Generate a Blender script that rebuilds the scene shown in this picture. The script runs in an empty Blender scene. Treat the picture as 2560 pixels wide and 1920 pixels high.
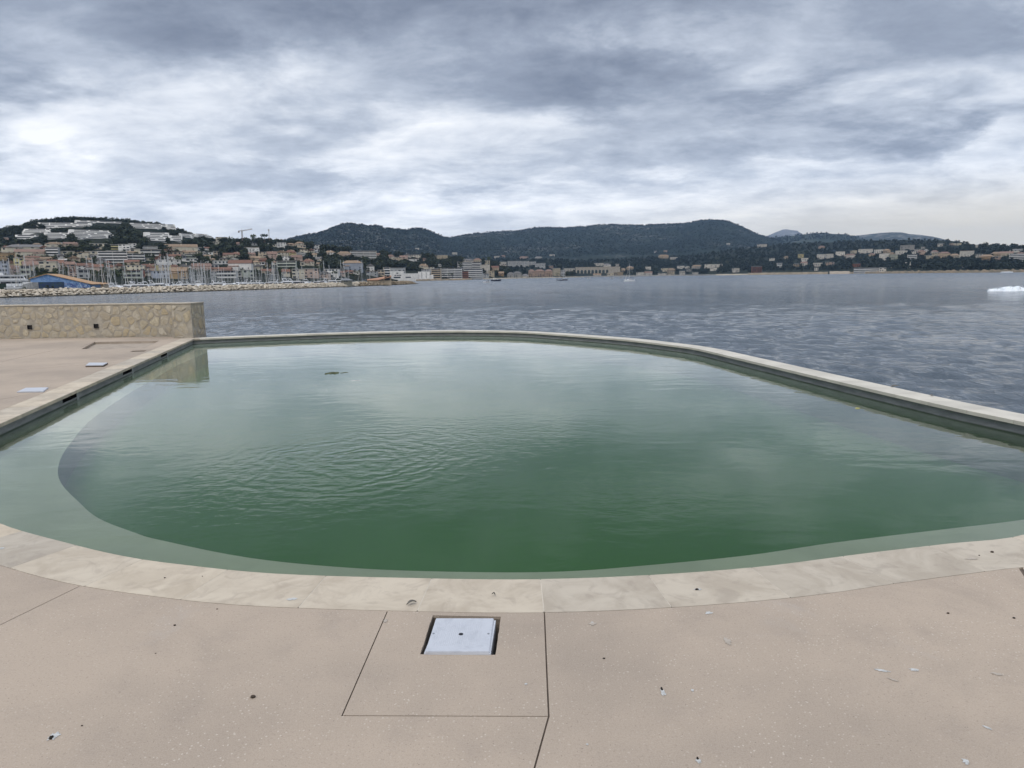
import bpy, bmesh, math, random
import numpy as np
from mathutils import Vector, Matrix
from mathutils.geometry import delaunay_2d_cdt
R = math.radians
random.seed(7); rng = np.random.default_rng(7)
SC = bpy.context.scene
COL = SC.collection

# ------------------------------------------------------------------ camera
F = 1777.0                       # focal length in pixels of a 2560 x 1920 frame
CAMZ = 1.5                       # eye height above the deck (deck top is z = 0)
SEA = -2.5
PITCH, ROLL = 8.6, -0.8
CM = Matrix.Rotation(R(90 - PITCH), 3, 'X') @ Matrix.Rotation(R(ROLL), 3, 'Z')
cam = bpy.data.cameras.new('camera'); cam.sensor_width = 36; cam.lens = 36 * F / 2560
cam.clip_start = .05; cam.clip_end = 60000
co = bpy.data.objects.new('camera', cam); COL.objects.link(co)
co.location = (0, 0, CAMZ); co.rotation_euler = CM.to_euler(); SC.camera = co

def ray(px, py): return CM @ Vector(((px - 1280) / F, -(py - 960) / F, -1))
def P(px, py, z=0.):             # point seen at a pixel on a level plane
    d = ray(px, py); t = (z - CAMZ) / d.z
    return Vector((d.x * t, d.y * t, z))
def PD(px, py, D):               # point seen at a pixel at horizontal distance D
    d = ray(px, py); t = D / math.hypot(d.x, d.y)
    return Vector((d.x * t, d.y * t, CAMZ + d.z * t))
def azel(px, py):
    d = ray(px, py); return math.atan2(d.x, d.y), d.z / math.hypot(d.x, d.y)
HY = lambda px: 691 - .01396 * (px - 1280)      # horizon row

# ------------------------------------------------------------------ materials
class NT:
    def __init__(s, nt): s.nt = nt; nt.nodes.clear(); s.n = nt.nodes; s.l = nt.links
    def node(s, t, ins=None, **kw):
        n = s.n.new(t)
        for k, v in kw.items(): setattr(n, k, v)
        for k, v in (ins or {}).items():
            if isinstance(v, bpy.types.NodeSocket): s.l.new(v, n.inputs[k])
            else: n.inputs[k].default_value = v
        return n
    def m(s, op, a, b=0., c=0., clamp=False):
        n = s.n.new('ShaderNodeMath'); n.operation = op; n.use_clamp = clamp
        for i, v in enumerate((a, b, c)):
            if isinstance(v, bpy.types.NodeSocket): s.l.new(v, n.inputs[i])
            else: n.inputs[i].default_value = v
        return n.outputs[0]
    def mix(s, f, a, b):
        n = s.n.new('ShaderNodeMix'); n.data_type = 'RGBA'
        for i, v in ((0, f), (6, a), (7, b)):
            if isinstance(v, bpy.types.NodeSocket): s.l.new(v, n.inputs[i])
            else: n.inputs[i].default_value = v if i == 0 else (*v, 1)
        return n.outputs[2]
    def noise(s, vec, scale, detail=4, rough=.55, dist=0.):
        return s.node('ShaderNodeTexNoise', {'Vector': vec, 'Scale': scale, 'Detail': detail, 'Roughness': rough, 'Distortion': dist}).outputs[0]
    def step(s, v, a, b): # smooth ramp from a to b
        return s.node('ShaderNodeMapRange', {0: v, 1: a, 2: b}, interpolation_type='SMOOTHSTEP').outputs[0]
    def scaled(s, vec, sc): return s.node('ShaderNodeMapping', {'Vector': vec, 'Scale': sc}).outputs[0]

def new_mat(name):
    m = bpy.data.materials.new(name); m.use_nodes = True
    return m, NT(m.node_tree)
def out(t, sh): t.l.new(sh, t.node('ShaderNodeOutputMaterial').inputs[0])

def mat(name, col, rough=.8, var=.25, scale=1., obj_var=0., island=0., bump=0., bscale=None, spec=.3, metal=0., col2=None, detail=5):
    """base colour broken by noise (toward col2 or darker), optional variation per object or per island, optional bump"""
    m, t = new_mat(name)
    tc = t.node('ShaderNodeTexCoord').outputs['Object']
    n = t.noise(tc, scale, detail)
    f = t.step(n, .3, .7)
    c2 = col2 or tuple(c * (1 - var) for c in col)
    c = t.mix(f, col, c2)
    hs = None
    if obj_var:
        r = t.node('ShaderNodeObjectInfo').outputs['Random']
        v = t.m('ADD', t.m('MULTIPLY', r, 2 * obj_var), 1 - obj_var)
        c = t.node('ShaderNodeHueSaturation', {'Value': v, 'Color': c}).outputs[0]
    if island:
        r = t.node('ShaderNodeNewGeometry').outputs['Random Per Island']
        v = t.m('ADD', t.m('MULTIPLY', r, 2 * island), 1 - island)
        c = t.node('ShaderNodeHueSaturation', {'Value': v, 'Color': c}).outputs[0]
    b = t.node('ShaderNodeBsdfPrincipled', {'Base Color': c, 'Roughness': rough, 'Metallic': metal, 'Specular IOR Level': spec})
    if bump:
        bn = t.noise(tc, bscale or scale * 6, 6, .6)
        t.l.new(t.node('ShaderNodeBump', {'Height': bn, 'Distance': bump, 'Strength': 1.}).outputs[0], b.inputs['Normal'])
    out(t, b.outputs[0]); return m

# ------------------------------------------------------------------ objects
def tag(o, label=None, cat=None, group=None, kind=None):
    if label: o['label'] = label
    if cat: o['category'] = cat
    if group: o['group'] = group
    if kind: o['kind'] = kind
    return o
def link(name, me, mats=None, parent=None, loc=None, rz=0.):
    o = bpy.data.objects.new(name, me); COL.objects.link(o)
    if mats and me is not None:
        for x in (mats if isinstance(mats, (list, tuple)) else [mats]): me.materials.append(x)
    if parent is not None: o.parent = parent
    if loc is not None: o.location = loc
    if rz: o.rotation_euler = (0, 0, rz)
    return o
def empty(name, loc, rz=0.):
    o = bpy.data.objects.new(name, None); COL.objects.link(o)
    o.location = loc; o.rotation_euler = (0, 0, rz); o.empty_display_size = .5
    return o
def mesh(name, V, Fc, smooth=False, mi=None):
    me = bpy.data.meshes.new(name); me.from_pydata([tuple(v) for v in V], [], [tuple(f) for f in Fc])
    if mi is not None: me.polygons.foreach_set('material_index', np.array(mi, dtype=np.int32))
    if smooth: me.polygons.foreach_set('use_smooth', np.ones(len(me.polygons), dtype=bool))
    me.update(); return me
class MB:                        # little mesh builder
    def __init__(s): s.V = []; s.F = []; s.I = []
    def add(s, V, Fc, i=0):
        n = len(s.V); s.V += [tuple(v) for v in V]; s.F += [tuple(k + n for k in f) for f in Fc]; s.I += [i] * len(Fc)
        return s
    def box(s, x0, x1, y0, y1, z0, z1, i=0, tx=0., ty=0.):   # tx, ty taper the top
        return s.add([(x0, y0, z0), (x1, y0, z0), (x1, y1, z0), (x0, y1, z0), (x0 + tx, y0 + ty, z1), (x1 - tx, y0 + ty, z1), (x1 - tx, y1 - ty, z1), (x0 + tx, y1 - ty, z1)],
            [(0, 3, 2, 1), (4, 5, 6, 7), (0, 1, 5, 4), (1, 2, 6, 5), (2, 3, 7, 6), (3, 0, 4, 7)], i)
    def tube(s, a, b, r0, r1=None, n=6, i=0):
        a = Vector(a); b = Vector(b); r1 = r0 if r1 is None else r1
        q = (b - a).to_track_quat('Z', 'Y'); V = []
        for p, r in ((a, r0), (b, r1)):
            for k in range(n):
                an = 2 * math.pi * k / n; V.append(p + q @ Vector((r * math.cos(an), r * math.sin(an), 0)))
        return s.add(V, [(k, (k + 1) % n, n + (k + 1) % n, n + k) for k in range(n)] + [tuple(range(n - 1, -1, -1)), tuple(range(n, 2 * n))], i)
    def me(s, name, smooth=False): return mesh(name, s.V, s.F, smooth, s.I)
    def build(s, name, mats, parent=None, loc=None, rz=0., smooth=False): return link(name, s.me(name, smooth), mats, parent, loc, rz)

# ------------------------------------------------------------------ labels that single things out
LABELS = []
LAND = [(-40, 650, 'the green container'), (155, 705, 'the blue mural shed'), (50, 660, 'the yellow house'), (140, 662, 'the terracotta barn roof'), (284, 645, 'the white balcony block'),
        (250, 610, 'the terraced white blocks'), (450, 620, 'the long tan roof'), (606, 595, 'the tower crane'), (600, 665, 'the dormered white block'),
        (673, 583, 'the radio mast'), (728, 633, 'the orange-roofed yellow house'), (880, 664, 'the tan hip-roofed block'), (908, 637, 'the hilltop hotel'),
        (1030, 690, 'the white seafront hall'), (1130, 685, 'the striped white seafront block'), (1190, 655, 'the stepped blue-white blocks'), (1300, 660, 'the white roof-box flats'),
        (1350, 682, 'the pink seafront houses'), (1488, 680, 'the stone viaduct'), (1572, 690, 'the white sloop'), (1785, 667, 'the long modern villa'), (1892, 675, 'the red shore house'),
        (2045, 660, 'the beach wall'), (2170, 672, 'the beach club'), (2278, 663, 'the pale monument'), (2400, 640, 'the headland cliff'), (2545, 645, 'the right frame edge')]
ORD = ['', 'first', 'second', 'third', 'fourth', 'fifth', 'sixth', 'seventh', 'eighth', 'ninth', 'tenth']
def ordw(n):
    if n <= 10: return ORD[n]
    return f"{n}{'th' if 10 < n % 100 < 14 else {1: 'st', 2: 'nd', 3: 'rd'}.get(n % 10, 'th')}"
def auto(o, base, cat, group, px, py):
    o['category'] = cat
    if group: o['group'] = group
    LABELS.append((o, base, px, py)); return o
def relation(px, py):
    b = min(LAND, key=lambda l: abs(l[0] - px) + 1.6 * abs(l[1] - py))
    dx, dy = px - b[0], py - b[1]
    if abs(dx) > 1.3 * abs(dy): w = 'left of' if dx < 0 else 'right of'
    else: w = 'above' if dy < 0 else 'below'
    return w + ' ' + b[2]
def finish_labels():
    g = {}
    for e in LABELS: g.setdefault(e[1], []).append(e)
    for base, es in g.items():
        if len(es) == 1: es[0][0]['label'] = base if len(base.split()) > 3 else base + ' ' + relation(es[0][2], es[0][3]); continue
        h = {}
        for e in es: h.setdefault(relation(e[2], e[3]), []).append(e)
        for rel, fs in h.items():
            fs.sort(key=lambda e: e[2])
            for k, e in enumerate(fs):
                e[0]['label'] = f"{base} {rel}" + ('' if len(fs) == 1 else f", {ordw(k + 1)} from left")

# ------------------------------------------------------------------ sky, light
w = bpy.data.worlds.new('World'); SC.world = w; w.use_nodes = True
SUN_EL, SUN_AZ = 52., 200.       # azimuth from +Y clockwise: behind the camera
t = NT(w.node_tree)
sky = t.node('ShaderNodeTexSky', sky_type='NISHITA', sun_disc=False, sun_elevation=R(SUN_EL), sun_rotation=R(SUN_AZ), altitude=5, air_density=1., dust_density=2.5, ozone_density=1.)
D = t.node('ShaderNodeTexCoord').outputs['Generated']
sx = t.node('ShaderNodeSeparateXYZ', {0: D}); X, Y, Z = sx.outputs
zz = t.m('ADD', t.m('MAXIMUM', Z, 0.), .20)
u = t.m('DIVIDE', X, zz); v = t.m('DIVIDE', Y, zz)
cl = t.node('ShaderNodeCombineXYZ', {0: u, 1: t.m('MULTIPLY', v, 1.15), 2: 3.7}).outputs[0]
n1 = t.noise(cl, 1.7, 13, .60, .25)
cl2 = t.node('ShaderNodeCombineXYZ', {0: u, 1: t.m('MULTIPLY', v, 1.35), 2: 9.1}).outputs[0]
n2 = t.noise(cl2, 4.0, 11, .64, .25)
wn = t.noise(cl, 2.2, 6, .6)
az = t.m('ADD', t.m('ARCTAN2', X, Y), t.m('MULTIPLY', t.m('SUBTRACT', n1, .5), .42))
el = t.m('ADD', t.m('ARCSINE', Z), t.m('MULTIPLY', t.m('SUBTRACT', wn, .5), .11))
# (photo x, y, half-widths in px, strength) of the large light and dark cloud masses
BLOBS = [(1157, 40, 430, 95, -.22), (1480, 195, 330, 50, -.40), (1800, 260, 330, 55, -.36), (2400, 80, 260, 85, -.26), (330, 80, 300, 60, -.30), (0, 225, 120, 40, -.22),
         (2180, 345, 330, 38, -.27), (2350, 450, 300, 30, -.17), (820, 20, 300, 60, -.15), (620, 440, 260, 22, -.12), (1150, 470, 130, 14, -.14),
         (717, 185, 170, 45, .17), (1120, 310, 240, 45, .20), (1500, 292, 200, 34, .22), (2230, 195, 200, 45, .20), (1740, 110, 160, 40, .14), (2490, 345, 70, 25, .22),
         (330, 405, 200, 45, .22), (60, 150, 130, 40, .06), (900, 395, 300, 45, .10), (1900, 420, 240, 25, .13), (2330, 510, 450, 40, .05), (130, 320, 180, 40, .12), (1280, 520, 1500, 70, .20),
         (1400, -330, 1300, 300, -.34)]
acc = None
for bx, by, rx, ry, am in BLOBS:
    a0, e0 = azel(bx, by); e0 = math.atan(e0)
    da = t.m('DIVIDE', t.m('SUBTRACT', az, a0), rx / F); de = t.m('DIVIDE', t.m('SUBTRACT', el, e0), ry / F)
    g = t.m('MULTIPLY', t.m('EXPONENT', t.m('MULTIPLY', t.m('ADD', t.m('MULTIPLY', da, da), t.m('MULTIPLY', de, de)), -1.)), am)
    acc = g if acc is None else t.m('ADD', acc, g)
c = t.m('ADD', t.m('MULTIPLY', t.m('SUBTRACT', n1, .5), .52), .60)
c = t.m('ADD', c, t.m('MULTIPLY', t.m('SUBTRACT', t.step(n1, .38, .62), .5), .19))       # firmer cloud edges
c = t.m('ADD', c, t.m('MULTIPLY', t.m('SUBTRACT', n2, .5), .72))
c = t.m('ADD', c, acc)
c = t.m('SUBTRACT', c, t.m('MULTIPLY', t.m('MULTIPLY', t.step(Z, .27, .37), t.m('SUBTRACT', 1., t.step(Z, .58, .80))), .30))   # a dark bank of cloud above the frame
low = t.step(Z, .0, .085)        # clouds thin out to a plain veil towards the horizon
c = t.m('ADD', t.m('MULTIPLY', c, low), t.m('MULTIPLY', t.m('SUBTRACT', 1., low), .80))
rp = t.node('ShaderNodeValToRGB', {0: c}); e = rp.color_ramp.elements
def srgb(r, g, b): return tuple((x / 255 / 12.92 if x <= 10.3 else ((x / 255 + .055) / 1.055) ** 2.4) for x in (r, g, b))
e[0].position = .0; e[0].color = (*srgb(112, 120, 136), 1); e[1].position = 1.; e[1].color = (*srgb(240, 241, 243), 1)
for p_, c_ in ((.3, (143, 151, 166)), (.55, (178, 185, 197)), (.78, (214, 218, 225))):
    k = e.new(p_); k.color = (*srgb(*c_), 1)
warm = t.m('MULTIPLY', t.step(X, -.1, .62), t.m('SUBTRACT', 1., t.step(Z, .04, .13)))
veil = t.m('MULTIPLY', t.m('SUBTRACT', 1., t.step(Z, .0, .10)), .72)
cc = t.mix(veil, rp.outputs[0], srgb(224, 219, 206))
cc = t.mix(t.m('MULTIPLY', warm, .85), cc, srgb(206, 195, 172))
zen = t.m('ADD', t.m('ADD', 1., t.m('MULTIPLY', t.m('SUBTRACT', 1., t.step(Z, .0, .20)), .30)), t.m('MULTIPLY', t.step(Z, .50, .95), 1.15))   # an overcast sky is brightest overhead
SKYK = 1.07
cc = t.node('ShaderNodeVectorMath', {0: cc, 3: t.m('MULTIPLY', zen, 10. * SKYK)}, operation='SCALE').outputs[0]
fin = t.mix(.95, sky.outputs[0], cc)
bg = t.node('ShaderNodeBackground', {'Color': fin, 'Strength': .1})
t.l.new(bg.outputs[0], t.node('ShaderNodeOutputWorld').inputs[0])
w.cycles.sampling_method = 'MANUAL'; w.cycles.sample_map_resolution = 512

sl = bpy.data.lights.new('sun', 'SUN'); sl.energy = 1.1; sl.angle = R(25); sl.color = (1., .95, .88)
so = bpy.data.objects.new('sun', sl); COL.objects.link(so); so.location = (0, -20, 30)
sd = Vector((math.sin(R(SUN_AZ)) * math.cos(R(SUN_EL)), math.cos(R(SUN_AZ)) * math.cos(R(SUN_EL)), math.sin(R(SUN_EL))))
so.rotation_euler = sd.to_track_quat('Z', 'Y').to_euler()
SC.view_settings.view_transform = 'Standard'; SC.view_settings.look = 'None'; SC.view_settings.gamma = 1; SC.view_settings.exposure = .30
SC.view_settings.use_curve_mapping = False
SC.cycles.max_bounces = 6; SC.cycles.diffuse_bounces = 2; SC.cycles.glossy_bounces = 3; SC.cycles.transmission_bounces = 4; SC.cycles.transparent_max_bounces = 8; SC.cycles.volume_bounces = 0
SC.cycles.use_denoising = True; SC.cycles.caustics_reflective = False; SC.cycles.caustics_refractive = False
SC.cycles.sample_clamp_indirect = 4.
# ================================================================== pool and deck
def catmull(pts, n=6):
    o = []
    for i in range(len(pts) - 1):
        p0, p1, p2, p3 = pts[max(i - 1, 0)], pts[i], pts[i + 1], pts[min(i + 2, len(pts) - 1)]
        for k in range(n):
            s = k / n
            o.append(.5 * ((2 * p1) + (p2 - p0) * s + (2 * p0 - 5 * p1 + 4 * p2 - p3) * s * s + (3 * p1 - p0 - 3 * p2 + p3) * s ** 3))
    o.append(pts[-1]); return o
def v2(p): return Vector((p[0], p[1]))
near_px = [(0, 1307), (171, 1357), (318, 1391), (469, 1412), (700, 1434), (1080, 1445), (1350, 1447), (1620, 1437), (1898, 1416), (2134, 1386), (2370, 1358), (2560, 1336)]
far_px = [(485, 847), (626, 841), (852, 833), (1078, 828), (1214, 828), (1304, 830), (1400, 836), (1557, 848), (1662, 860), (1741, 871), (1846, 895), (1924, 913), (2082, 950), (2239, 986), (2396, 1021), (2560, 1055)]
near = [v2(P(*p)) for p in near_px]
far = [v2(P(*p)) for p in far_px]
cornerL = far[0]
leftw = v2(P(0, 1059))
dirL = (leftw - cornerL).normalized()
# closed inner outline, counter-clockwise: near edge left to right, right end, far edge right to left, corner, left wall back down
right_end = [Vector((3.75, 4.35)), Vector((4.55, 4.85)), Vector((5.05, 5.5)), Vector((5.18, 6.2))]
left_end = [leftw + dirL * .7, Vector((-5.0, 6.15)), Vector((-4.6, 5.5)), Vector((-3.95, 4.9))]
A = catmull([left_end[2], left_end[3]] + near + right_end + far[::-1], 5)          # smooth part
B = catmull([leftw, left_end[0], left_end[1], left_end[2]], 5)[:-1]
inner = A + [leftw + (cornerL - leftw) * (1 - k / 12) for k in range(1, 12)] + B
def dedupe(L, eps=.02):
    o = []
    for p in L:
        if not o or (p - o[-1]).length > eps: o.append(p)
    if (o[0] - o[-1]).length < eps: o.pop()
    return o
inner = dedupe(inner)
def offset(poly, d):             # outward for a counter-clockwise polygon
    n = len(poly); o = []
    for i in range(n):
        a, b, c_ = poly[i - 1], poly[i], poly[(i + 1) % n]
        e1 = (b - a).normalized(); e2 = (c_ - b).normalized()
        n1 = Vector((e1.y, -e1.x)); n2 = Vector((e2.y, -e2.x))
        m = (n1 + n2); m = m / max(.4, m.length_squared) * 2 if m.length > .01 else n1
        o.append(b + m * d)
    return o
outer = offset(inner, .36)

def arc(poly):
    s = [0.]
    for i in range(len(poly)): s.append(s[-1] + (poly[(i + 1) % len(poly)] - poly[i]).length)
    return s
S_IN = arc(inner); LTOT = S_IN[-1]
def at_arc(poly_in, poly_out, s):
    s %= LTOT
    i = max(0, int(np.searchsorted(S_IN, s, side='right')) - 1); i = min(i, len(inner) - 1)
    f = (s - S_IN[i]) / (S_IN[i + 1] - S_IN[i])
    j = (i + 1) % len(inner)
    return poly_in[i].lerp(poly_in[j], f), poly_out[i].lerp(poly_out[j], f)
def arc_of(pt):
    best = (1e9, 0)
    for i in range(len(inner)):
        a, b = inner[i], inner[(i + 1) % len(inner)]; ab = b - a
        f = max(0, min(1, (pt - a).dot(ab) / ab.length_squared)); d = (a + ab * f - pt).length
        if d < best[0]: best = (d, S_IN[i] + f * ab.length)
    return best[1]

# --- materials of the near scene
def deck_mat():
    m, t = new_mat('washed aggregate concrete')
    tc = t.node('ShaderNodeTexCoord').outputs['Object']
    big = t.step(t.noise(tc, .55, 5, .6), .35, .68); mid = t.noise(tc, 4.5, 6, .65); fine = t.noise(tc, 95, 3, .7)
    c = t.mix(big, (.420, .338, .262), (.318, .260, .205))
    c = t.mix(t.m('MULTIPLY', t.step(mid, .5, .75), .35), c, (.275, .225, .185))
    c = t.mix(t.m('MULTIPLY', t.step(fine, .52, .72), .5), c, (.235, .185, .145))
    vo = t.node('ShaderNodeTexVoronoi', {'Vector': tc, 'Scale': 70., 'Randomness': 1.})
    chip = t.m('MULTIPLY', t.m('LESS_THAN', vo.outputs['Distance'], .24), t.m('GREATER_THAN', t.node('ShaderNodeSeparateColor', {0: vo.outputs['Color']}).outputs[0], .66))
    dens = t.step(t.noise(tc, 1.7, 3, .6), .42, .62)
    c = t.mix(t.m('MULTIPLY', chip, t.m('ADD', .25, t.m('MULTIPLY', dens, .6))), c, (.53, .46, .38))
    vd = t.node('ShaderNodeTexVoronoi', {'Vector': tc, 'Scale': 62.})
    dk = t.m('MULTIPLY', t.m('LESS_THAN', vd.outputs['Distance'], .13), t.m('GREATER_THAN', t.node('ShaderNodeSeparateColor', {0: vd.outputs['Color']}).outputs[1], .80))
    c = t.mix(t.m('MULTIPLY', dk, .65), c, (.13, .10, .08))
    stain = t.step(t.noise(tc, 1.1, 7, .7, .6), .60, .74)
    c = t.mix(t.m('MULTIPLY', stain, .35), c, (.40, .365, .335))
    dirt = t.m('MULTIPLY', t.step(t.noise(tc, .9, 8, .72, .9), .50, .72), t.step(t.noise(tc, .23, 3, .5), .35, .6))
    c = t.mix(t.m('MULTIPLY', dirt, .55), c, (.225, .185, .150))
    gr = t.step(t.noise(tc, 210, 2, .6), .40, .62)
    c = t.mix(t.m('MULTIPLY', gr, .22), c, (.52, .45, .38))
    b = t.node('ShaderNodeBsdfPrincipled', {'Base Color': c, 'Roughness': .85, 'Specular IOR Level': .25})
    h = t.m('ADD', t.m('MULTIPLY', t.noise(tc, 160, 4, .7), .6), t.m('MULTIPLY', mid, .8))
    t.l.new(t.node('ShaderNodeBump', {'Height': h, 'Distance': .004, 'Strength': .55}).outputs[0], b.inputs['Normal'])
    out(t, b.outputs[0]); return m
def coping_mat():
    m, t = new_mat('honed pale limestone')
    tc = t.node('ShaderNodeTexCoord').outputs['Object']
    r = t.node('ShaderNodeNewGeometry').outputs['Random Per Island']
    off = t.node('ShaderNodeVectorMath', {0: tc, 1: t.node('ShaderNodeCombineXYZ', {0: t.m('MULTIPLY', r, 37.), 1: t.m('MULTIPLY', r, 91.), 2: t.m('MULTIPLY', r, 13.)}).outputs[0]}).outputs[0]
    a = t.step(t.noise(off, 3.2, 8, .62, .9), .36, .66); b_ = t.step(t.noise(off, 7.5, 7, .6, 1.4), .50, .68)
    c = t.mix(a, (.535, .462, .362), (.425, .358, .275))
    c = t.mix(t.m('MULTIPLY', b_, .42), c, (.335, .278, .220))
    c = t.mix(t.m('MULTIPLY', t.step(t.noise(off, 13, 6, .65, .8), .56, .70), .16), c, (.56, .50, .41))
    c = t.node('ShaderNodeHueSaturation', {'Value': t.m('ADD', .86, t.m('MULTIPLY', r, .24)), 'Saturation': t.m('ADD', .88, t.m('MULTIPLY', r, .2)), 'Color': c}).outputs[0]
    b = t.node('ShaderNodeBsdfPrincipled', {'Base Color': c, 'Roughness': .7, 'Specular IOR Level': .3})
    t.l.new(t.node('ShaderNodeBump', {'Height': t.noise(off, 45, 6, .7), 'Distance': .002, 'Strength': .5}).outputs[0], b.inputs['Normal'])
    out(t, b.outputs[0]); return m
def wall_mat():
    m, t = new_mat('grey pool render with algae line')
    tc = t.node('ShaderNodeTexCoord').outputs['Object']
    z = t.node('ShaderNodeSeparateXYZ', {0: tc}).outputs[2]
    n = t.noise(t.scaled(tc, (2.2, 2.2, 9)), 1.6, 7, .65)
    c = t.mix(t.step(n, .32, .7), (.175, .180, .182), (.265, .270, .272))
    c = t.mix(t.step(t.noise(tc, 9, 5, .7, .8), .60, .72), c, (.30, .30, .295))
    zl = t.m('ADD', z, t.m('MULTIPLY', t.noise(tc, 2.5, 4), .02))
    c = t.mix(t.m('SUBTRACT', 1., t.step(zl, -.140, -.118)), c, (.036, .054, .034))
    c = t.mix(t.m('SUBTRACT', 1., t.step(z, -.45, -.17)), c, (.058, .130, .038))
    b = t.node('ShaderNodeBsdfPrincipled', {'Base Color': c, 'Roughness': .8})
    out(t, b.outputs[0]); return m
M_deck, M_cop, M_wall = deck_mat(), coping_mat(), wall_mat()
M_copfar = mat('bleached sea coping', (.60, .56, .48), .75, .18, 2.5, island=.06, bump=.002, bscale=40)  # paler slab colour for the coping on the sea side
M_soil_shade = mat('dark damp joint', (.17, .135, .108), .95, .5, 14, bump=.004)
M_pit = mat('raw concrete pit', (.20, .165, .13), .95, .5, 8, bump=.006)
M_shelf = mat('algae dusted pale liner', (.385, .365, .345), .85, .12, 1.2, col2=(.315, .305, .285))
M_floor = mat('green algae pool floor', (.022, .098, .006), .9, .3, .35, col2=(.030, .112, .010))
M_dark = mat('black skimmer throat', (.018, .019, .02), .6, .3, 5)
M_white = mat('white moulded plastic', (.52, .535, .57), .38, .05, 3, spec=.45)
M_frame = mat('pale skimmer surround', (.30, .31, .31), .6, .1, 8)

def cdt(faces, keep, z):
    """triangles of a plan partition; keep(set of input faces holding a triangle) decides"""
    V, Fc = [], []
    for f in faces:
        Fc.append(list(range(len(V), len(V) + len(f)))); V += [Vector((p[0], p[1])) for p in f]
    r = delaunay_2d_cdt(V, [], Fc, 1, 1e-5)
    T = [f for f, o in zip(r[2], r[5]) if keep(set(o))]
    bm = bmesh.new(); vs = [bm.verts.new((p.x, p.y, z)) for p in r[0]]
    for f in T:
        try: bm.faces.new([vs[i] for i in f])
        except ValueError: pass
    for q in [q for q in bm.verts if not q.link_faces]: bm.verts.remove(q)
    bmesh.ops.recalc_face_normals(bm, faces=bm.faces)
    for f in bm.faces:
        if f.normal.z < 0: f.normal_flip()
    return bm
def skirt(bm, dz):
    es = [e for e in bm.edges if len(e.link_faces) == 1]
    r = bmesh.ops.extrude_edge_only(bm, edges=es)
    for q in r['geom']:
        if isinstance(q, bmesh.types.BMVert): q.co.z -= dz
def bm_obj(bm, name, m, parent=None):
    me = bpy.data.meshes.new(name); bm.to_mesh(me); bm.free(); return link(name, me, m, parent)

def groove(pts, wd=.005):
    L = []
    for a, b in zip(pts, pts[1:]):
        a, b = v2(a), v2(b); d = (b - a).normalized(); n = Vector((-d.y, d.x)) * wd / 2; a = a - d * wd * .4; b = b + d * wd * .4
        L.append([a - n, b - n, b + n, a + n])
    return L
WALL_Y = P(200, 845).y
deck_outline = [(-30, -6), (14, -6), (14, 3.0), (5.9, 4.2), (6.2, 7.0), (5.55, 7.2)] 
fo = offset(inner, .355)
# deck = everything left of, in front of and right of the pool; the pool's sea side is left open
deck_poly = [Vector((-30, -6)), Vector((14, -6)), Vector((14, 6.2)), Vector((5.3, 6.2)), Vector((5.3, 5.2)), Vector((0, 5.0)), cornerL + Vector((.1, -.3)), cornerL + Vector((-.05, .25)), Vector((cornerL.x - .3, WALL_Y + .3)), Vector((-30, WALL_Y + .3))]
hole_c = [P(1082, 1538), P(1050.4, 1635.7), P(1238.5, 1637), P(1252.6, 1541.7)]
recess = [P(236, 855), P(203, 873), P(362, 870), P(398, 852)]
pitC = [P(333, 876.5), P(325, 879.5), P(361, 878.5), P(369, 875.5)]
def rag(q, amp=.006, n=9):       # a hand-cut edge
    o = []
    for i in range(len(q)):
        a, b = v2(q[i]), v2(q[(i + 1) % len(q)])
        for k in range(n): o.append(a.lerp(b, k / n) + Vector((random.uniform(-amp, amp), random.uniform(-amp, amp))) * (k > 0))
    return o
hole_c, pitC = rag(hole_c, .0011, 14), rag(pitC, .01, 5)
grooves = []
pn = lambda px, py: P(px, py)
grooves += groove([pn(968, 1529), pn(855, 1789)]) + groove([pn(854, 1789), pn(1371, 1791)]) + groove([pn(1361, 1531), pn(1367, 1680), pn(1372, 1792)], .006)
grooves += groove([pn(1372, 1790), pn(1332, 1935)], .006) + groove([pn(198, 1466), pn(-30, 1577)]) + groove([pn(2549, 1416), pn(2575, 1455)], .02)
grooves += groove([pn(295, 906), pn(0, 928)], .012) + groove([pn(0, 905), pn(165, 869)], .012) + groove([pn(110, 979), pn(-40, 1006)], .012)
grooves += groove([pn(203, 868), pn(243, 850)], .007) + groove([pn(243, 850), pn(415, 847)], .007)
pool_hole = offset(inner, .364)
nfix = 4
bm = cdt([deck_poly, pool_hole, hole_c, recess, pitC] + grooves, lambda s: s == {0}, 0.)
skirt(bm, .07); tag(bm_obj(bm, 'deck', M_deck), kind='structure')
bm = cdt([deck_poly, offset(inner, .30), hole_c, recess, pitC], lambda s: s == {0}, -.010)
tag(bm_obj(bm, 'joint_bed', M_soil_shade), kind='structure')
def pit(name, poly, depth, m, z0=-.012):
    c_ = sum((v2(p) for p in poly), Vector((0, 0))) / len(poly); poly = [c_ + (v2(p) - c_) * .992 for p in poly]
    mb = MB(); n = len(poly)
    V = [(p[0], p[1], z0) for p in poly] + [(p[0], p[1], -depth) for p in poly]
    mb.add(V, [(i, (i + 1) % n, n + (i + 1) % n, n + i) for i in range(n)] + [tuple(range(n, 2 * n))])
    return tag(mb.build(name, m), kind='structure')
pit('cover_pit', hole_c, .16, M_pit); pit('recess_floor', [v2(p) for p in recess], .055, mat('grey recess concrete', (.40, .335, .27), .9, .25, 5, bump=.003), -.001); pit('open_pit', pitC, .12, M_pit)
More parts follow.
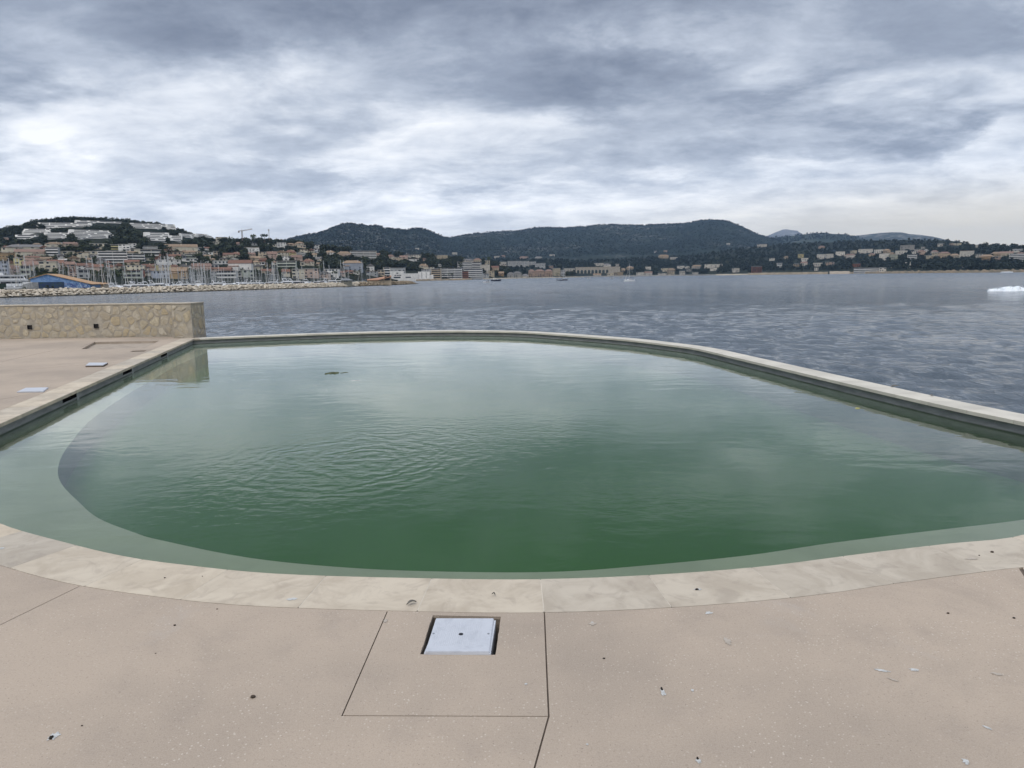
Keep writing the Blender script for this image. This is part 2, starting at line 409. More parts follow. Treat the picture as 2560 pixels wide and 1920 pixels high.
# platform below the deck, down into the sea
mb = MB(); dp = [v2(p) for p in deck_poly]; n = len(dp)
mb.add([(p.x, p.y, -.05) for p in dp] + [(p.x, p.y, -4.) for p in dp], [(i, n + i, n + (i + 1) % n, (i + 1) % n) for i in (0, 1, 8, 9)])
tag(mb.build('quay_side', mat('quay concrete', (.30, .28, .25), .9, .4, 1.2)), kind='structure')

# --- the pool, one thing with its parts
pool = empty('swimming_pool', (0, 5, 0)); tag(pool, 'green seawater pool with pale stone coping, built into the beige seaside deck', 'pool')
pool['kind'] = 'thing'; del pool['kind']
def child(o, parent):
    o.parent = parent; o.matrix_parent_inverse = parent.matrix_world.inverted() if False else Matrix.Translation(-parent.location); return o
# coping slabs (one mesh, an island per slab)
lip = offset(inner, 0.)
mb = MB(); s = arc_of(v2(P(1080, 1445))); s_end = s + LTOT; k = 0; GAP = .0045
SL = LTOT / round(LTOT / .55)
while s < s_end - .01:
    nb = 4
    ring = []
    for q in range(nb + 1):
        a, b = at_arc(lip, outer, s + GAP / 2 + (SL - GAP) * q / nb); ring.append((a, b))
    V = []
    dz = random.uniform(-.0003, .0006)
    for a, b in ring:
        c1 = a.lerp(b, .012)
        V += [(a.x, a.y, -.042), (a.x, a.y, -.004 + dz), (c1.x, c1.y, dz), (b.x, b.y, dz), (b.x, b.y, -.042)]
    Fc = []
    for q in range(nb):
        o = 5 * q
        for w_ in range(4): Fc.append((o + w_, o + w_ + 1, o + 6 + w_, o + 5 + w_))
        Fc.append((o + 4, o, o + 5, o + 9))
    Fc += [(0, 4, 3, 2, 1), tuple(5 * nb + x for x in (0, 1, 2, 3, 4))]
    Fc = [f[::-1] for f in Fc]
    sm = (s + SL / 2) % LTOT
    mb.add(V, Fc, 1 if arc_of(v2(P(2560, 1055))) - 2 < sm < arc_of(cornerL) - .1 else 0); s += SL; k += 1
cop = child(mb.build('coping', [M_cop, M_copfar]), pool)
# grout bed under the slabs
mb = MB(); a_, b_ = offset(inner, .012), offset(inner, .352); n = len(inner)
mb.add([(p.x, p.y, -.0008) for p in a_] + [(p.x, p.y, -.0008) for p in b_], [(i, n + i, n + (i + 1) % n, (i + 1) % n) for i in range(n)])
child(mb.build('grout_bed', mat('pale grout', (.58, .52, .43), .9, .2, 20)), pool)
# pool wall under the lip, with skimmer mouths left open in the left wall
wl = offset(inner, .042)
mouths = []
for (xa, ya), (xb, yb) in (((175, 987), (209, 972)), ((319.5, 922), (340, 912.5)), ((411, 881), (426, 874.5)), ((-165, 1133), (-60, 1086))):
    sa, sb = sorted((arc_of(v2(P(xa, ya))), arc_of(v2(P(xb, yb))))); mouths.append((sa, sb))
cuts = sorted(set(list(S_IN[:-1]) + [x for m_ in mouths for x in m_])) + [LTOT]
mb = MB()
for sa, sb in zip(cuts, cuts[1:]):
    if sb - sa < 1e-5: continue
    a = at_arc(wl, wl, sa)[0]; b = at_arc(wl, wl, sb - 1e-6)[0]; mid = (sa + sb) / 2
    top = -.112 if any(x <= mid <= y for x, y in mouths) else -.038
    mb.add([(a.x, a.y, top), (b.x, b.y, top), (b.x, b.y, -1.5), (a.x, a.y, -1.5)], [(0, 1, 2, 3)])
child(mb.build('pool_wall', M_wall), pool)
for sa, sb in mouths:
    a, b = at_arc(wl, wl, sa)[0], at_arc(wl, wl, sb)[0]; d = (b - a).normalized(); nrm = Vector((d.y, -d.x))
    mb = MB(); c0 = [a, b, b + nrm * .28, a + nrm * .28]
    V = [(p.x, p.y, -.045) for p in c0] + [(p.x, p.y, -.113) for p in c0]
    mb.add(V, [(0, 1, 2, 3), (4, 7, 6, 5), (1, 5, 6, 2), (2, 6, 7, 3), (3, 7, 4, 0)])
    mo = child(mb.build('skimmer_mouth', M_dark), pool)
    for p, q in ((a - d * .09, a),):       # surround posts stand 4 mm proud of the wall
        p2, q2 = p - nrm * .004, q - nrm * .004
        mb = MB().add([(p2.x, p2.y, -.05), (q2.x, q2.y, -.05), (q2.x, q2.y, -.17), (p2.x, p2.y, -.17), (p.x, p.y, -.05), (q.x, q.y, -.05), (q.x, q.y, -.17), (p.x, p.y, -.17)],
               [(0, 1, 2, 3), (0, 4, 5, 1), (1, 5, 6, 2), (3, 2, 6, 7), (0, 3, 7, 4)])
        mb.build('surround_post', M_frame).parent = mo
# shelf and deep floor
ZS = -.30
shelf_px = [(900, 880), (520, 880), (440, 915), (382, 950), (324, 983), (231, 1047), (174, 1111), (148, 1157), (150, 1203), (197, 1255), (247, 1296), (338, 1332), (400, 1350), (626, 1395), (897, 1421), (1168, 1430), (1400, 1429), (1610, 1414), (1872, 1388), (2082, 1357), (2344, 1325), (2560, 1299), (2700, 1272), (2900, 1220), (3050, 1150)]
deep = catmull([v2(P(x, y, ZS)) for x, y in shelf_px[1:]], 5) + [Vector((9, 9)), Vector((9, 22)), Vector((-7.3, 22))]
deep = dedupe(deep)
bm = cdt([wl, deep], lambda s: s == {0}, ZS)
child(bm_obj(bm, 'pool_shelf', M_shelf), pool)
bm = cdt([wl, deep], lambda s: 0 in s and 1 in s, -.62)
child(bm_obj(bm, 'pool_floor', M_floor), pool)
mb = MB(); q = deep[:-4]
for a, b in zip(q, q[1:]): mb.add([(a.x, a.y, ZS), (b.x, b.y, ZS), (b.x, b.y, -.62), (a.x, a.y, -.62)], [(0, 1, 2, 3)])
child(mb.build('shelf_riser', M_floor), pool)
# outer face towards the sea
mb = MB(); ow = offset(inner, .35)
sf0, sf1 = arc_of(v2(P(2560, 1055))) - .9, arc_of(cornerL)
N_ = 70
pts_ = [at_arc(ow, ow, sf0 + (sf1 - sf0) * i / N_)[0] for i in range(N_ + 1)]
for a, b in zip(pts_, pts_[1:]): mb.add([(a.x, a.y, -.04), (b.x, b.y, -.04), (b.x, b.y, -4), (a.x, a.y, -4)], [(3, 2, 1, 0)])
child(mb.build('sea_wall', mat('sea wall concrete', (.26, .25, .23), .9, .4, 1)), pool)

def pool_water_mat():
    m, t = new_mat('green pool water')
    tc = t.node('ShaderNodeTexCoord').outputs['Object']
    sp = t.node('ShaderNodeSeparateXYZ', {0: tc})
    def patch(px, py, rad, ax=1.):
        c_ = P(px, py, -.15)
        dx = t.m('SUBTRACT', sp.outputs[0], c_.x); dy = t.m('MULTIPLY', t.m('SUBTRACT', sp.outputs[1], c_.y), ax)
        r = t.m('SQRT', t.m('ADD', t.m('MULTIPLY', dx, dx), t.m('MULTIPLY', dy, dy)))
        return r, t.m('EXPONENT', t.m('MULTIPLY', t.m('MULTIPLY', r, r), -1. / rad ** 2))
    warp = t.noise(tc, 2.2, 3, .55)
    r, g = patch(905, 1145, 1.05, .8)
    ph = t.m('ADD', t.m('MULTIPLY', r, 34.), t.m('MULTIPLY', warp, 26.))
    rings = t.m('MULTIPLY', t.m('SINE', ph), g)
    r2, g2 = patch(1230, 1075, 1.2, .9)
    r3, g3 = patch(620, 1250, 1.1, .8)
    r4, g4 = patch(1590, 1240, .6, .9)
    chop = t.noise(t.scaled(tc, (1., 1.5, 1.)), 9., 3, .5, .4)
    act = t.m('ADD', t.m('ADD', t.m('MULTIPLY', g, 1.), t.m('MULTIPLY', g2, .75)), t.m('ADD', t.m('MULTIPLY', g3, .5), t.m('MULTIPLY', g4, .6)))
    sw = t.noise(t.scaled(tc, (.8, 1.5, 1.)), 1.3, 3, .5, .5)
    fine = t.noise(t.scaled(tc, (1., 1.7, 1.)), 4.5, 2, .5)
    gate = t.step(t.noise(tc, .33, 3, .5), .40, .66)
    h = t.m('ADD', t.m('MULTIPLY', rings, .0014), t.m('MULTIPLY', t.m('MULTIPLY', chop, act), .0042))
    h = t.m('ADD', h, t.m('MULTIPLY', sw, .0034))
    h = t.m('ADD', h, t.m('MULTIPLY', t.m('MULTIPLY', fine, t.m('ADD', .2, gate)), .0018))
    bp = t.node('ShaderNodeBump', {'Height': h, 'Distance': 1., 'Strength': 1.}).outputs[0]
    fr = t.node('ShaderNodeFresnel', {'IOR': 1.38, 'Normal': bp}).outputs[0]
    gl = t.node('ShaderNodeBsdfGlossy', {'Color': (1, 1, 1, 1), 'Roughness': .015, 'Normal': bp})
    tr = t.node('ShaderNodeBsdfTransparent', {'Color': (.76, .87, .72, 1)})
    mk = t.node('ShaderNodeBsdfDiffuse', {'Color': (*t_murk, 1)})
    fc = t.node('ShaderNodeLayerWeight', {'Blend': .5}).outputs['Facing']     # a longer, murkier path through the water at a flat angle
    b = t.node('ShaderNodeMixShader', {0: t.m('ADD', .02, t.m('MULTIPLY', t.m('POWER', t.m('DIVIDE', t.m('MAXIMUM', t.m('SUBTRACT', fc, .70), 0.), .27), 1.9), .95), clamp=True), 1: tr.outputs[0], 2: mk.outputs[0]})
    out(t, t.node('ShaderNodeMixShader', {0: fr, 1: b.outputs[0], 2: gl.outputs[0]}).outputs[0]); return m
t_murk = (.210, .270, .205)  # murk colour, lightened to carry part of the bright sky reflection too
bm = cdt([offset(inner, .03)], lambda s: True, -.15)
tag(bm_obj(bm, 'pool_water', pool_water_mat()), kind='structure')

# --- white skimmer cover in the middle of the foreground
cv = empty('skimmer_cover', P(1146, 1590, 0)); tag(cv, 'white square skimmer cover with centre hole in a rough cut-out before the camera', 'skimmer cover')
def quad_box(q, z0, z1, name, m, parent, bev=.004):
    bm = bmesh.new(); q = [v2(p) - v2(parent.location) for p in q]
    a = [bm.verts.new((p.x, p.y, z0)) for p in q]; b = [bm.verts.new((p.x, p.y, z1)) for p in q]
    bm.faces.new(a[::-1]); bm.faces.new(b)
    for i in range(4): bm.faces.new((a[i], a[(i + 1) % 4], b[(i + 1) % 4], b[i]))
    bmesh.ops.recalc_face_normals(bm, faces=bm.faces)
    bmesh.ops.bevel(bm, geom=list(bm.edges), offset=bev, segments=2, affect='EDGES', clamp_overlap=True)
    me = bpy.data.meshes.new(name); bm.to_mesh(me); bm.free(); return link(name, me, m, parent)
ZC = .014
fq = [P(1060, 1633, .006), P(1226.5, 1634.5, .006), P(1239.5, 1551, .006), P(1094, 1550, .006)]
# frame: a rim of four bars
def rim(q, wd, z0, z1, name, m, parent):
    q = [v2(p) - v2(parent.location) for p in q]; c_ = sum(q, Vector((0, 0))) / 4
    qi = offset(q, -wd)
    mb = MB(); V = [(p.x, p.y, z1) for p in q] + [(p.x, p.y, z1) for p in qi] + [(p.x, p.y, z0) for p in q] + [(p.x, p.y, z0) for p in qi]
    Fc = []
    for i in range(4):
        j = (i + 1) % 4; Fc += [(i, j, 4 + j, 4 + i), (8 + i, 8 + j, j, i), (4 + i, 4 + j, 12 + j, 12 + i)]
    mb.add(V, Fc); return mb.build(name, m, parent)
rim(fq, .008, -.16, .006, 'frame', M_white, cv)
lq = [P(1063, 1628.5, ZC), P(1223.5, 1629, ZC), P(1234.5, 1545, ZC), P(1090, 1545, ZC)]
def lid_mat():
    m, t = new_mat('white ribbed plastic lid')
    tc = t.node('ShaderNodeTexCoord').outputs['Object']
    sp = t.node('ShaderNodeSeparateXYZ', {0: tc}); x, y = sp.outputs[0], sp.outputs[1]
    rb = t.m('MULTIPLY', t.m('SINE', t.m('MULTIPLY', t.m('ADD', x, t.m('MULTIPLY', y, .7)), 420.)), t.m('SINE', t.m('MULTIPLY', t.m('SUBTRACT', x, y), 330.)))
    ins = t.m('MULTIPLY', t.m('LESS_THAN', t.m('ABSOLUTE', x), .098), t.m('LESS_THAN', t.m('ABSOLUTE', y), .105))
    h = t.m('MULTIPLY', t.m('MAXIMUM', rb, 0.), ins)
    c = t.mix(t.step(t.noise(tc, 22, 6, .7), .45, .75), (.50, .515, .55), (.42, .435, .47))
    b = t.node('ShaderNodeBsdfPrincipled', {'Base Color': c, 'Roughness': .4})
    t.l.new(t.node('ShaderNodeBump', {'Height': h, 'Distance': .0016, 'Strength': .7}).outputs[0], b.inputs['Normal'])
    out(t, b.outputs[0]); return m
lid = quad_box(lq, ZC - .014, ZC, 'lid', lid_mat(), cv, .0025)
def disc(px, py, r, z, name, m, parent):
    c_ = P(px, py, z) - parent.location; mb = MB()
    mb.tube((c_.x, c_.y, z - .004), (c_.x, c_.y, z + .0012), r, n=20); return mb.build(name, m, parent)
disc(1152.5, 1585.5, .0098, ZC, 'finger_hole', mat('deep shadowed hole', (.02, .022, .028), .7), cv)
for q in ((1084, 1584), (1221, 1584.5)): disc(*q, .0045, ZC, 'screw', mat('screw steel', (.35, .36, .37), .4, metal=.8), cv)
# two more covers on the left deck
def cover(q, lift, label):
    c_ = sum((Vector(p) for p in q), Vector()) / 4; o = empty('skimmer_cover', (c_.x, c_.y, 0)); tag(o, label, 'skimmer cover', 'white skimmer covers on the left deck')
    quad_box(q, lift, lift + .013, 'lid', M_white, o, .006); rim(q, .03, .002, lift + .004, 'frame', M_soil_shade if lift > .015 else M_white, o); return o  # raised cover gets a dark rim, painted as the shade under its lid
cover([P(42, 982), P(109, 981), P(121.5, 971), P(64.5, 972)], .004, 'flat white skimmer cover at the left frame edge by the coping')
cover([P(214, 918), P(258, 917.5), P(270, 911), P(222, 911)], .022, 'white skimmer cover propped above its hole, farther along the left coping')

# --- stone wall with end pillar
M_mort = mat('sandy lime mortar', (.415, .375, .310), .95, .3, 6, bump=.012, bscale=18)
def stone_mat():
    m, t = new_mat('honey limestone rubble')
    tc = t.node('ShaderNodeTexCoord').outputs['Object']
    r = t.node('ShaderNodeNewGeometry').outputs['Random Per Island']
    rp = t.node('ShaderNodeValToRGB', {0: r}); e = rp.color_ramp.elements
    e[0].color = (.55, .49, .37, 1); e[1].color = (.38, .33, .255, 1)
    for p_, c_ in ((.18, (.47, .38, .24)), (.30, (.54, .49, .40)), (.5, (.43, .385, .31)), (.62, (.57, .52, .43)), (.74, (.39, .345, .28)), (.86, (.48, .42, .31))):
        k = e.new(p_); k.color = (*c_, 1)
    n = t.noise(tc, 7, 8, .7, .6)
    c = t.mix(t.step(n, .36, .66), rp.outputs[0], (.36, .31, .23))
    c = t.mix(t.m('MULTIPLY', t.step(t.noise(tc, 3, 6, .6), .5, .7), .4), c, (.43, .34, .21))
    b = t.node('ShaderNodeBsdfPrincipled', {'Base Color': c, 'Roughness': .9, 'Specular IOR Level': .2})
    t.l.new(t.node('ShaderNodeBump', {'Height': t.noise(tc, 26, 7, .7), 'Distance': .02, 'Strength': .8}).outputs[0], b.inputs['Normal'])
    out(t, b.outputs[0]); return m
M_stone = stone_mat()
def clip_poly(poly, p, n):       # keep the side where (x-p).n <= 0
    o = []
    for i in range(len(poly)):
        a, b = poly[i], poly[(i + 1) % len(poly)]; da, db = (a - p).dot(n), (b - p).dot(n)
        if da <= 0: o.append(a)
        if (da < 0) != (db < 0): o.append(a.lerp(b, da / (da - db)))
    return o
def rubble(w_, h_, sp, seed, gap=.012):
    rd = random.Random(seed); pts = []
    rows = max(2, round(h_ / sp)); cols = max(1, round(w_ / (sp * 1.08)))
    for j in range(-1, rows + 1):
        for i in range(-1, cols + 1):
            pts.append(Vector(((i + .5 + .5 * (j % 2) + rd.uniform(-.36, .36)) * w_ / cols, (j + .5 + rd.uniform(-.34, .34)) * h_ / rows)))
    pts = [p for p in pts if rd.random() > .26]
    res = []
    for p in pts:
        if not (-.05 < p.x < w_ + .05 and -.05 < p.y < h_ + .05): continue
        poly = [Vector((0.01, 0.01)), Vector((w_ - .01, 0.01)), Vector((w_ - .01, h_ - .01)), Vector((0.01, h_ - .01))]
        for q in pts:
            if q is not p and (q - p).length < 3 * sp: poly = clip_poly(poly, (p + q) / 2, (q - p).normalized())
            if len(poly) < 3: break
        if len(poly) < 3: continue
        ctr = sum(poly, Vector((0, 0))) / len(poly)
        sh = rd.uniform(.68, .90) if rd.random() > .22 else rd.uniform(.5, .7)
        poly = [ctr + (a - ctr) * sh for a in poly]
        poly2 = []
        for i in range(len(poly)):                     # cut corners, roughen
            a, b, c_ = poly[i - 1], poly[i], poly[(i + 1) % len(poly)]
            for e_ in (b.lerp(a, rd.uniform(.08, .24)), b.lerp(c_, rd.uniform(.08, .24))): poly2.append(e_ + Vector((rd.uniform(-.008, .008), rd.uniform(-.008, .008))))
        res.append((ctr, poly2))
    return res
def stone_face(mb, w_, h_, fn, sp, seed, holes=()):
    """fn maps (u, v, proud) to a point"""
    rd = random.Random(seed + 1)
    for ctr, poly in rubble(w_, h_, sp, seed):
        if any(abs(ctr.x - hx) < .17 and abs(ctr.y - hy) < .15 for hx, hy in holes): continue
        pr = rd.uniform(.003, .012); n = len(poly)
        V = [fn(p.x, p.y, -.01) for p in poly] + [fn(p.x, p.y, pr * .7) for p in poly] + [fn(*(ctr + (p - ctr) * .86), pr) for p in poly] + [fn(ctr.x, ctr.y, pr + rd.uniform(0, .008))]
        Fc = []
        for i in range(n):
            j = (i + 1) % n; Fc += [(i, j, n + j, n + i), (n + i, n + j, 2 * n + j, 2 * n + i), (2 * n + i, 2 * n + j, 3 * n)]
        mb.add(V, Fc)
PXR, PXL = -8.50, -8.97
pc = P(446, 843.5); pr_ = P(483, 845)
PXL, PXR, PY0 = pc.x, pr_.x, pr_.y
WH = .925
sw = empty('stone_wall', (PXL, WALL_Y, 0)); tag(sw, 'low honey-coloured rubble stone wall with pale cap at the back of the deck', 'wall')
x0, x1 = -16., 0.
mb = MB().box(x0, x1 - .003, 0, .25, -.06, WH - .03); mb.build('wall_core', M_mort, sw)
niches = []
for px, py in ((75, 818), (241, 815)):
    d = ray(px, py); tt = WALL_Y / d.y; niches.append((d.x * tt - PXL, CAMZ + d.z * tt))
mb = MB(); W_ = 8.5
stone_face(mb, W_, WH - .035, lambda u_, v_, p_: (-W_ + u_, -p_, v_), .195, 11, [(W_ + a, b) for a, b in niches])
mb.build('stonework', M_stone, sw)
mb = MB(); x_ = x0; rdc = random.Random(6)
while x_ < x1 - .02:             # cap laid in uneven lengths
    L_ = min(rdc.uniform(.25, .6), x1 - .016 - x_); j_ = rdc.uniform(-.004, .004); mb.box(x_ + .002, x_ + L_ - .002, -.022 + j_, .27, WH - .031, WH + j_, tx=.002, ty=.004); x_ += max(L_, .05)
mb.build('wall_cap', mat('pale wall cap', (.50, .45, .37), .8, .2, 4, bump=.004), sw)
pd = PY0 - WALL_Y                # pillar stands forward of the wall
mb = MB().box(0, PXR - PXL, pd, .27, -.06, WH - .025, tx=.004, ty=.004); pil = mb.build('end_pillar', M_mort, sw)
mb = MB(); pw = PXR - PXL
stone_face(mb, pw - .02, WH - .05, lambda u_, v_, p_: (.01 + u_, pd - p_, .01 + v_), .20, 23)
stone_face(mb, .27 - pd - .02, WH - .05, lambda u_, v_, p_: (pw + p_, pd + .01 + u_, .01 + v_), .24, 31)
o = mb.build('pillar_stonework', M_stone); o.parent = pil
mb = MB().box(-.012, pw + .012, pd - .012, .28, WH - .024, WH + .003); o = mb.build('pillar_cap', mat('worn pillar cap', (.46, .41, .34), .85, .25, 5, bump=.006)); o.parent = pil
for a, b in niches:
    s_ = .058
    fr = MB(); 
    for q in ((a - s_, a - s_ + .008, b - s_, b + s_), (a + s_ - .008, a + s_, b - s_, b + s_), (a - s_ + .008, a + s_ - .008, b - s_, b - s_ + .008), (a - s_ + .008, a + s_ - .008, b + s_ - .008, b + s_)):
        fr.box(q[0], q[1], -.03, -.001, q[2], q[3])
    lo = fr.build('recessed_light', mat('black powder coated metal', (.022, .023, .025), .5), sw)
    g_ = MB().box(a - s_ + .008, a + s_ - .008, -.004, -.0015, b - s_ + .008, b + s_ - .008); g_ = g_.build('lens', mat('dark glass lens', (.012, .013, .016), .15)); g_.parent = lo

# --- small things lying about
M_guano = mat('bird lime', (.55, .55, .53), .9, .3, 40)
M_faint = mat('faint lime smear', (.44, .385, .325), .9, .2, 30)
M_blk = mat('black speck', (.03, .026, .022), .9, .4, 60)
def splat(px, py, rx, ry, label, seed, dark=False, faint=False, rot=0., z=.0015):
    rd = random.Random(seed); c_ = P(px, py); n = 26; rx *= .72; ry *= .72
    per = [rd.uniform(.55, 1.15) for _ in range(n)]
    mb = MB(); V = [(0, 0, .0022)]; 
    for lev, zz_ in ((.62, .0019), (1., .0002)):
        for i in range(n):
            an = 2 * math.pi * i / n; q = Vector((rx * math.cos(an), ry * math.sin(an))) * per[i] * lev
            V.append((q.x * math.cos(rot) - q.y * math.sin(rot), q.x * math.sin(rot) + q.y * math.cos(rot), zz_))
    Fc = [(0, 1 + i, 1 + (i + 1) % n) for i in range(n)] + [(1 + i, 1 + n + i, 1 + n + (i + 1) % n, 1 + (i + 1) % n) for i in range(n)]
    mb.add(V, Fc)
    o = mb.build('bird_dropping', M_faint if faint else M_guano, None, (c_.x, c_.y, z))
    tag(o, label, 'bird dropping', 'bird droppings on the paving')
    if dark:
        b2 = MB(); b2.add(*blob(rx * .42, ry * .35, .006, seed)); b2.build('dark_core', M_blk, o, (-rx * .1, -ry * .45 if dark == 1 else ry * .5, .002))
def blob(a, b, c_, seed, n=10, m_=6):
    rd = random.Random(seed); V = []; Fc = []
    for j in range(m_ + 1):
        th = math.pi * j / m_
        for i in range(n):
            ph = 2 * math.pi * i / n; k = rd.uniform(.82, 1.12)
            V.append((a * k * math.sin(th) * math.cos(ph), b * k * math.sin(th) * math.sin(ph), c_ * k * math.cos(th)))
    for j in range(m_):
        for i in range(n): Fc.append((j * n + i, (j + 1) * n + i, (j + 1) * n + (i + 1) % n, j * n + (i + 1) % n))
    return V, Fc
for a in [(135, 1841, .026, .032, 'white bird dropping with black core at the bottom left of the deck', 1, 1), (1772, 1533, .024, .020, 'bright white bird dropping just below the coping joint, right of the cover', 2),
          (1481, 1557, .010, .010, 'round white bird spot on the deck between panel and coping', 3), (1657, 1730, .014, .038, 'grey-white bird dropping with black top on the right deck', 4, 2),
          (1731, 1727, .009, .012, 'double white bird spot beside the black-topped dropping', 5), (2205, 1677, .040, .012, 'long curved white bird streak on the right deck', 6, 0, False, -.35),
          (2286, 1675, .030, .016, 'broad white bird dropping beside the curved streak', 7, 0, False, -.3), (1746, 1903, .014, .020, 'white dropping with black core at the bottom edge of the frame', 8, 2),
          (1468, 1862, .007, .007, 'tiny white bird spot low on the deck right of the joint', 9), (2468, 1820, .020, .008, 'thin white bird streak at lower right', 10, 0, False, -.9),
          (2415, 1905, .016, .022, 'white dropping at the bottom right edge', 11), (1819, 1604, .022, .050, 'faint grey lime smear on the deck right of the panel', 12, 0, True), (2490, 1685, .030, .014, 'faint pale smear at the right frame edge', 13, 0, True, -.4),
          (1315, 1711, .009, .009, 'small white spot inside the cover panel', 14), (964, 1553, .016, .024, 'faint lime smear on the left joint of the panel', 15, 0, True), (731, 1498, .040, .022, 'pale lime patch on the coping left of the cover', 16),
          (2232, 1700, .030, .008, 'thin faint tail below the curved white streak', 17, 0, True, -.8), (4, 1371, .03, .02, 'white lime patch on the coping at the left frame edge', 18), (1743, 1474, .032, .016, 'white dropping with dark flecks on the right coping', 19, 1),
          (2428, 1398, .050, .016, 'ring-shaped lime stain on the far right coping', 20, 0, True), (1481, 1560, .03, .02, 'faint smear under the round white spot', 21, 0, True)]: splat(*a)
def crumb(name, px, py, a, b, c_, label, cat, seed, m_, z=0., group=None):
    a, b, c_ = a * .68, b * .68, c_ * .68
    q = P(px, py, z); mb = MB().add(*blob(a, b, c_, seed)); o = mb.build(name, m_, None, (q.x, q.y, z + c_ * .8), smooth=False); tag(o, label, cat, group)
M_peb = mat('brown pebble', (.11, .085, .065), .9, .5, 60, bump=.004)
crumb('pebble', 633, 1744, .015, .011, .008, 'brown pebble lying alone on the left deck', 'pebble', 40, M_peb)
for i, (px, py, r_, lb) in enumerate([(412, 1445, .007, 'black speck on the left coping'), (543, 1523, .006, 'black speck on the deck just under the left coping'), (506, 1441, .005, 'smaller black speck on the left coping'), (205, 1815, .006, 'brown crumb near the bottom left dropping'),
        (1510, 1647, .008, 'dark crumb on the deck right of the panel'), (389, 1634, .005, 'tiny crumb in the middle of the left deck'), (437, 1564, .009, 'grey crumb below the left coping'), (2480, 1381, .014, 'black clump on the far right coping'), (2448, 1389, .007, 'dark crumb beside the black clump on the right coping'),
        (2370, 1534, .010, 'brown crumb pair upper on the right deck'), (2535, 1546, .010, 'dark crumb at the right frame edge')]):
    crumb('debris_crumb', px, py, r_, r_ * .7, r_ * .5, lb, 'debris', 50 + i, M_blk if i % 2 == 0 else M_peb, 0., 'crumbs of debris on the paving')
M_leaf = mat('dead grey leaf', (.16, .15, .13), .9, .5, 40)
def leaf(px, py, L, wd, rot, label, m_=M_leaf):
    q = P(px, py); mb = MB(); n = 7; V = []
    for i in range(n):
        s_ = i / (n - 1); hw = wd * math.sin(math.pi * min(.97, s_ * .94 + .03)) ; z_ = .004 + .010 * math.sin(s_ * 3)
        V += [((s_ - .5) * L, -hw, z_ + .005), ((s_ - .5) * L, 0, z_), ((s_ - .5) * L, hw, z_ + .006)]
    Fc = []
    for i in range(n - 1):
        o = 3 * i; Fc += [(o, o + 3, o + 4, o + 1), (o + 1, o + 4, o + 5, o + 2)]
    o = mb.add(V, Fc).build('dry_leaf', m_, None, (q.x, q.y, .001), rot); tag(o, label, 'leaf', 'dry leaves on the coping')
leaf(1029, 1512, .050, .010, .6, 'dark curled leaf on the coping above the skimmer cover'); leaf(1234, 1491, .022, .005, -.7, 'tiny dark leaf on the coping right of the curled leaf')
q_ = P(2239, 967); leaf(2239, 967, .16, .04, .5, 'dry dark leaf scrap on the far right coping beside the sea'); leaf(2330, 990, .07, .02, .9, 'smaller dark scrap on the far right coping beside the sea')
# floating weed
M_weed = mat('floating weed', (.13, .14, .075), .8, .5, 12)
q_ = P(830, 933, -.15); mb = MB(); rd = random.Random(3)
for i in range(30):
    a_ = rd.gauss(0, .045); b_ = rd.gauss(0, .04); V, Fc = blob(rd.uniform(.015, .04), rd.uniform(.015, .04), rd.uniform(.006, .014), i, 6, 3); mb.add([(x + a_, y + b_, z + rd.uniform(0, .008)) for x, y, z in V], Fc)
for i in range(5): mb.add(*(lambda VF: ([(x + .17 + i * .018, y + .02 * i, z) for x, y, z in VF[0]], VF[1]))(blob(.03, .012, .008, i, 6, 3)))
tag(mb.build('floating_weed', M_weed, None, q_), 'clump of brown weed floating on the far pool water', 'weed')
q_ = P(889, 951, -.15); mb = MB().add(*blob(.09, .03, .006, 77)); tag(mb.build('foam_scrap', M_guano, None, q_), 'small white scrap floating near the weed in the pool', 'foam scrap')
q_ = P(2144, 1021, -.15); mb = MB().add(*blob(.035, .02, .012, 78)); tag(mb.build('floating_leaf', mat('yellow leaf', (.38, .36, .14), .7), None, q_), 'yellowish leaf floating beside the right pool wall', 'leaf')
# ================================================================== sea
def fbm2(x, y, seed=0, octv=4, lac=2.03, gain=.5):        # cheap smooth noise from summed sines
    r = np.random.default_rng(seed); h = np.zeros_like(x); a = 1.; f = 1.
    for o in range(octv):
        for _ in range(3):
            th = r.uniform(0, 2 * math.pi); ph = r.uniform(0, 2 * math.pi)
            xx = (x * math.cos(th) + y * math.sin(th)) * f + ph
            yy = (-x * math.sin(th) + y * math.cos(th)) * f
            h += a / 3 * np.sin(xx + 1.3 * np.sin(yy * .73 + ph))
        a *= gain; f *= lac
    return h
def grid_mesh(name, X, Y, Z, smooth=True):
    n, m_ = X.shape
    V = np.stack([X, Y, Z], -1).reshape(-1, 3).astype(np.float32)
    i = np.arange(n * m_).reshape(n, m_)
    q = np.stack([i[:-1, :-1], i[:-1, 1:], i[1:, 1:], i[1:, :-1]], -1).reshape(-1, 4)
    return np_mesh(name, V, q, smooth)
def np_mesh(name, V, q, smooth=False):
    k = q.shape[1]; me = bpy.data.meshes.new(name)
    me.vertices.add(len(V)); me.vertices.foreach_set('co', np.ascontiguousarray(V, dtype=np.float32).ravel())
    me.loops.add(q.size); me.loops.foreach_set('vertex_index', np.ascontiguousarray(q, dtype=np.int32).ravel())
    me.polygons.add(len(q)); me.polygons.foreach_set('loop_start', np.arange(0, q.size, k, dtype=np.int32)); me.polygons.foreach_set('loop_total', np.full(len(q), k, dtype=np.int32))
    if smooth: me.polygons.foreach_set('use_smooth', np.ones(len(q), dtype=bool))
    me.update(calc_edges=True); return me
NA, NR = 1250, 900
azs = np.linspace(R(-46), R(46), NA); rs = np.geomspace(9, 15500, NR)
AZ, RR = np.meshgrid(azs, rs); Xs, Ys = RR * np.sin(AZ), RR * np.cos(AZ)
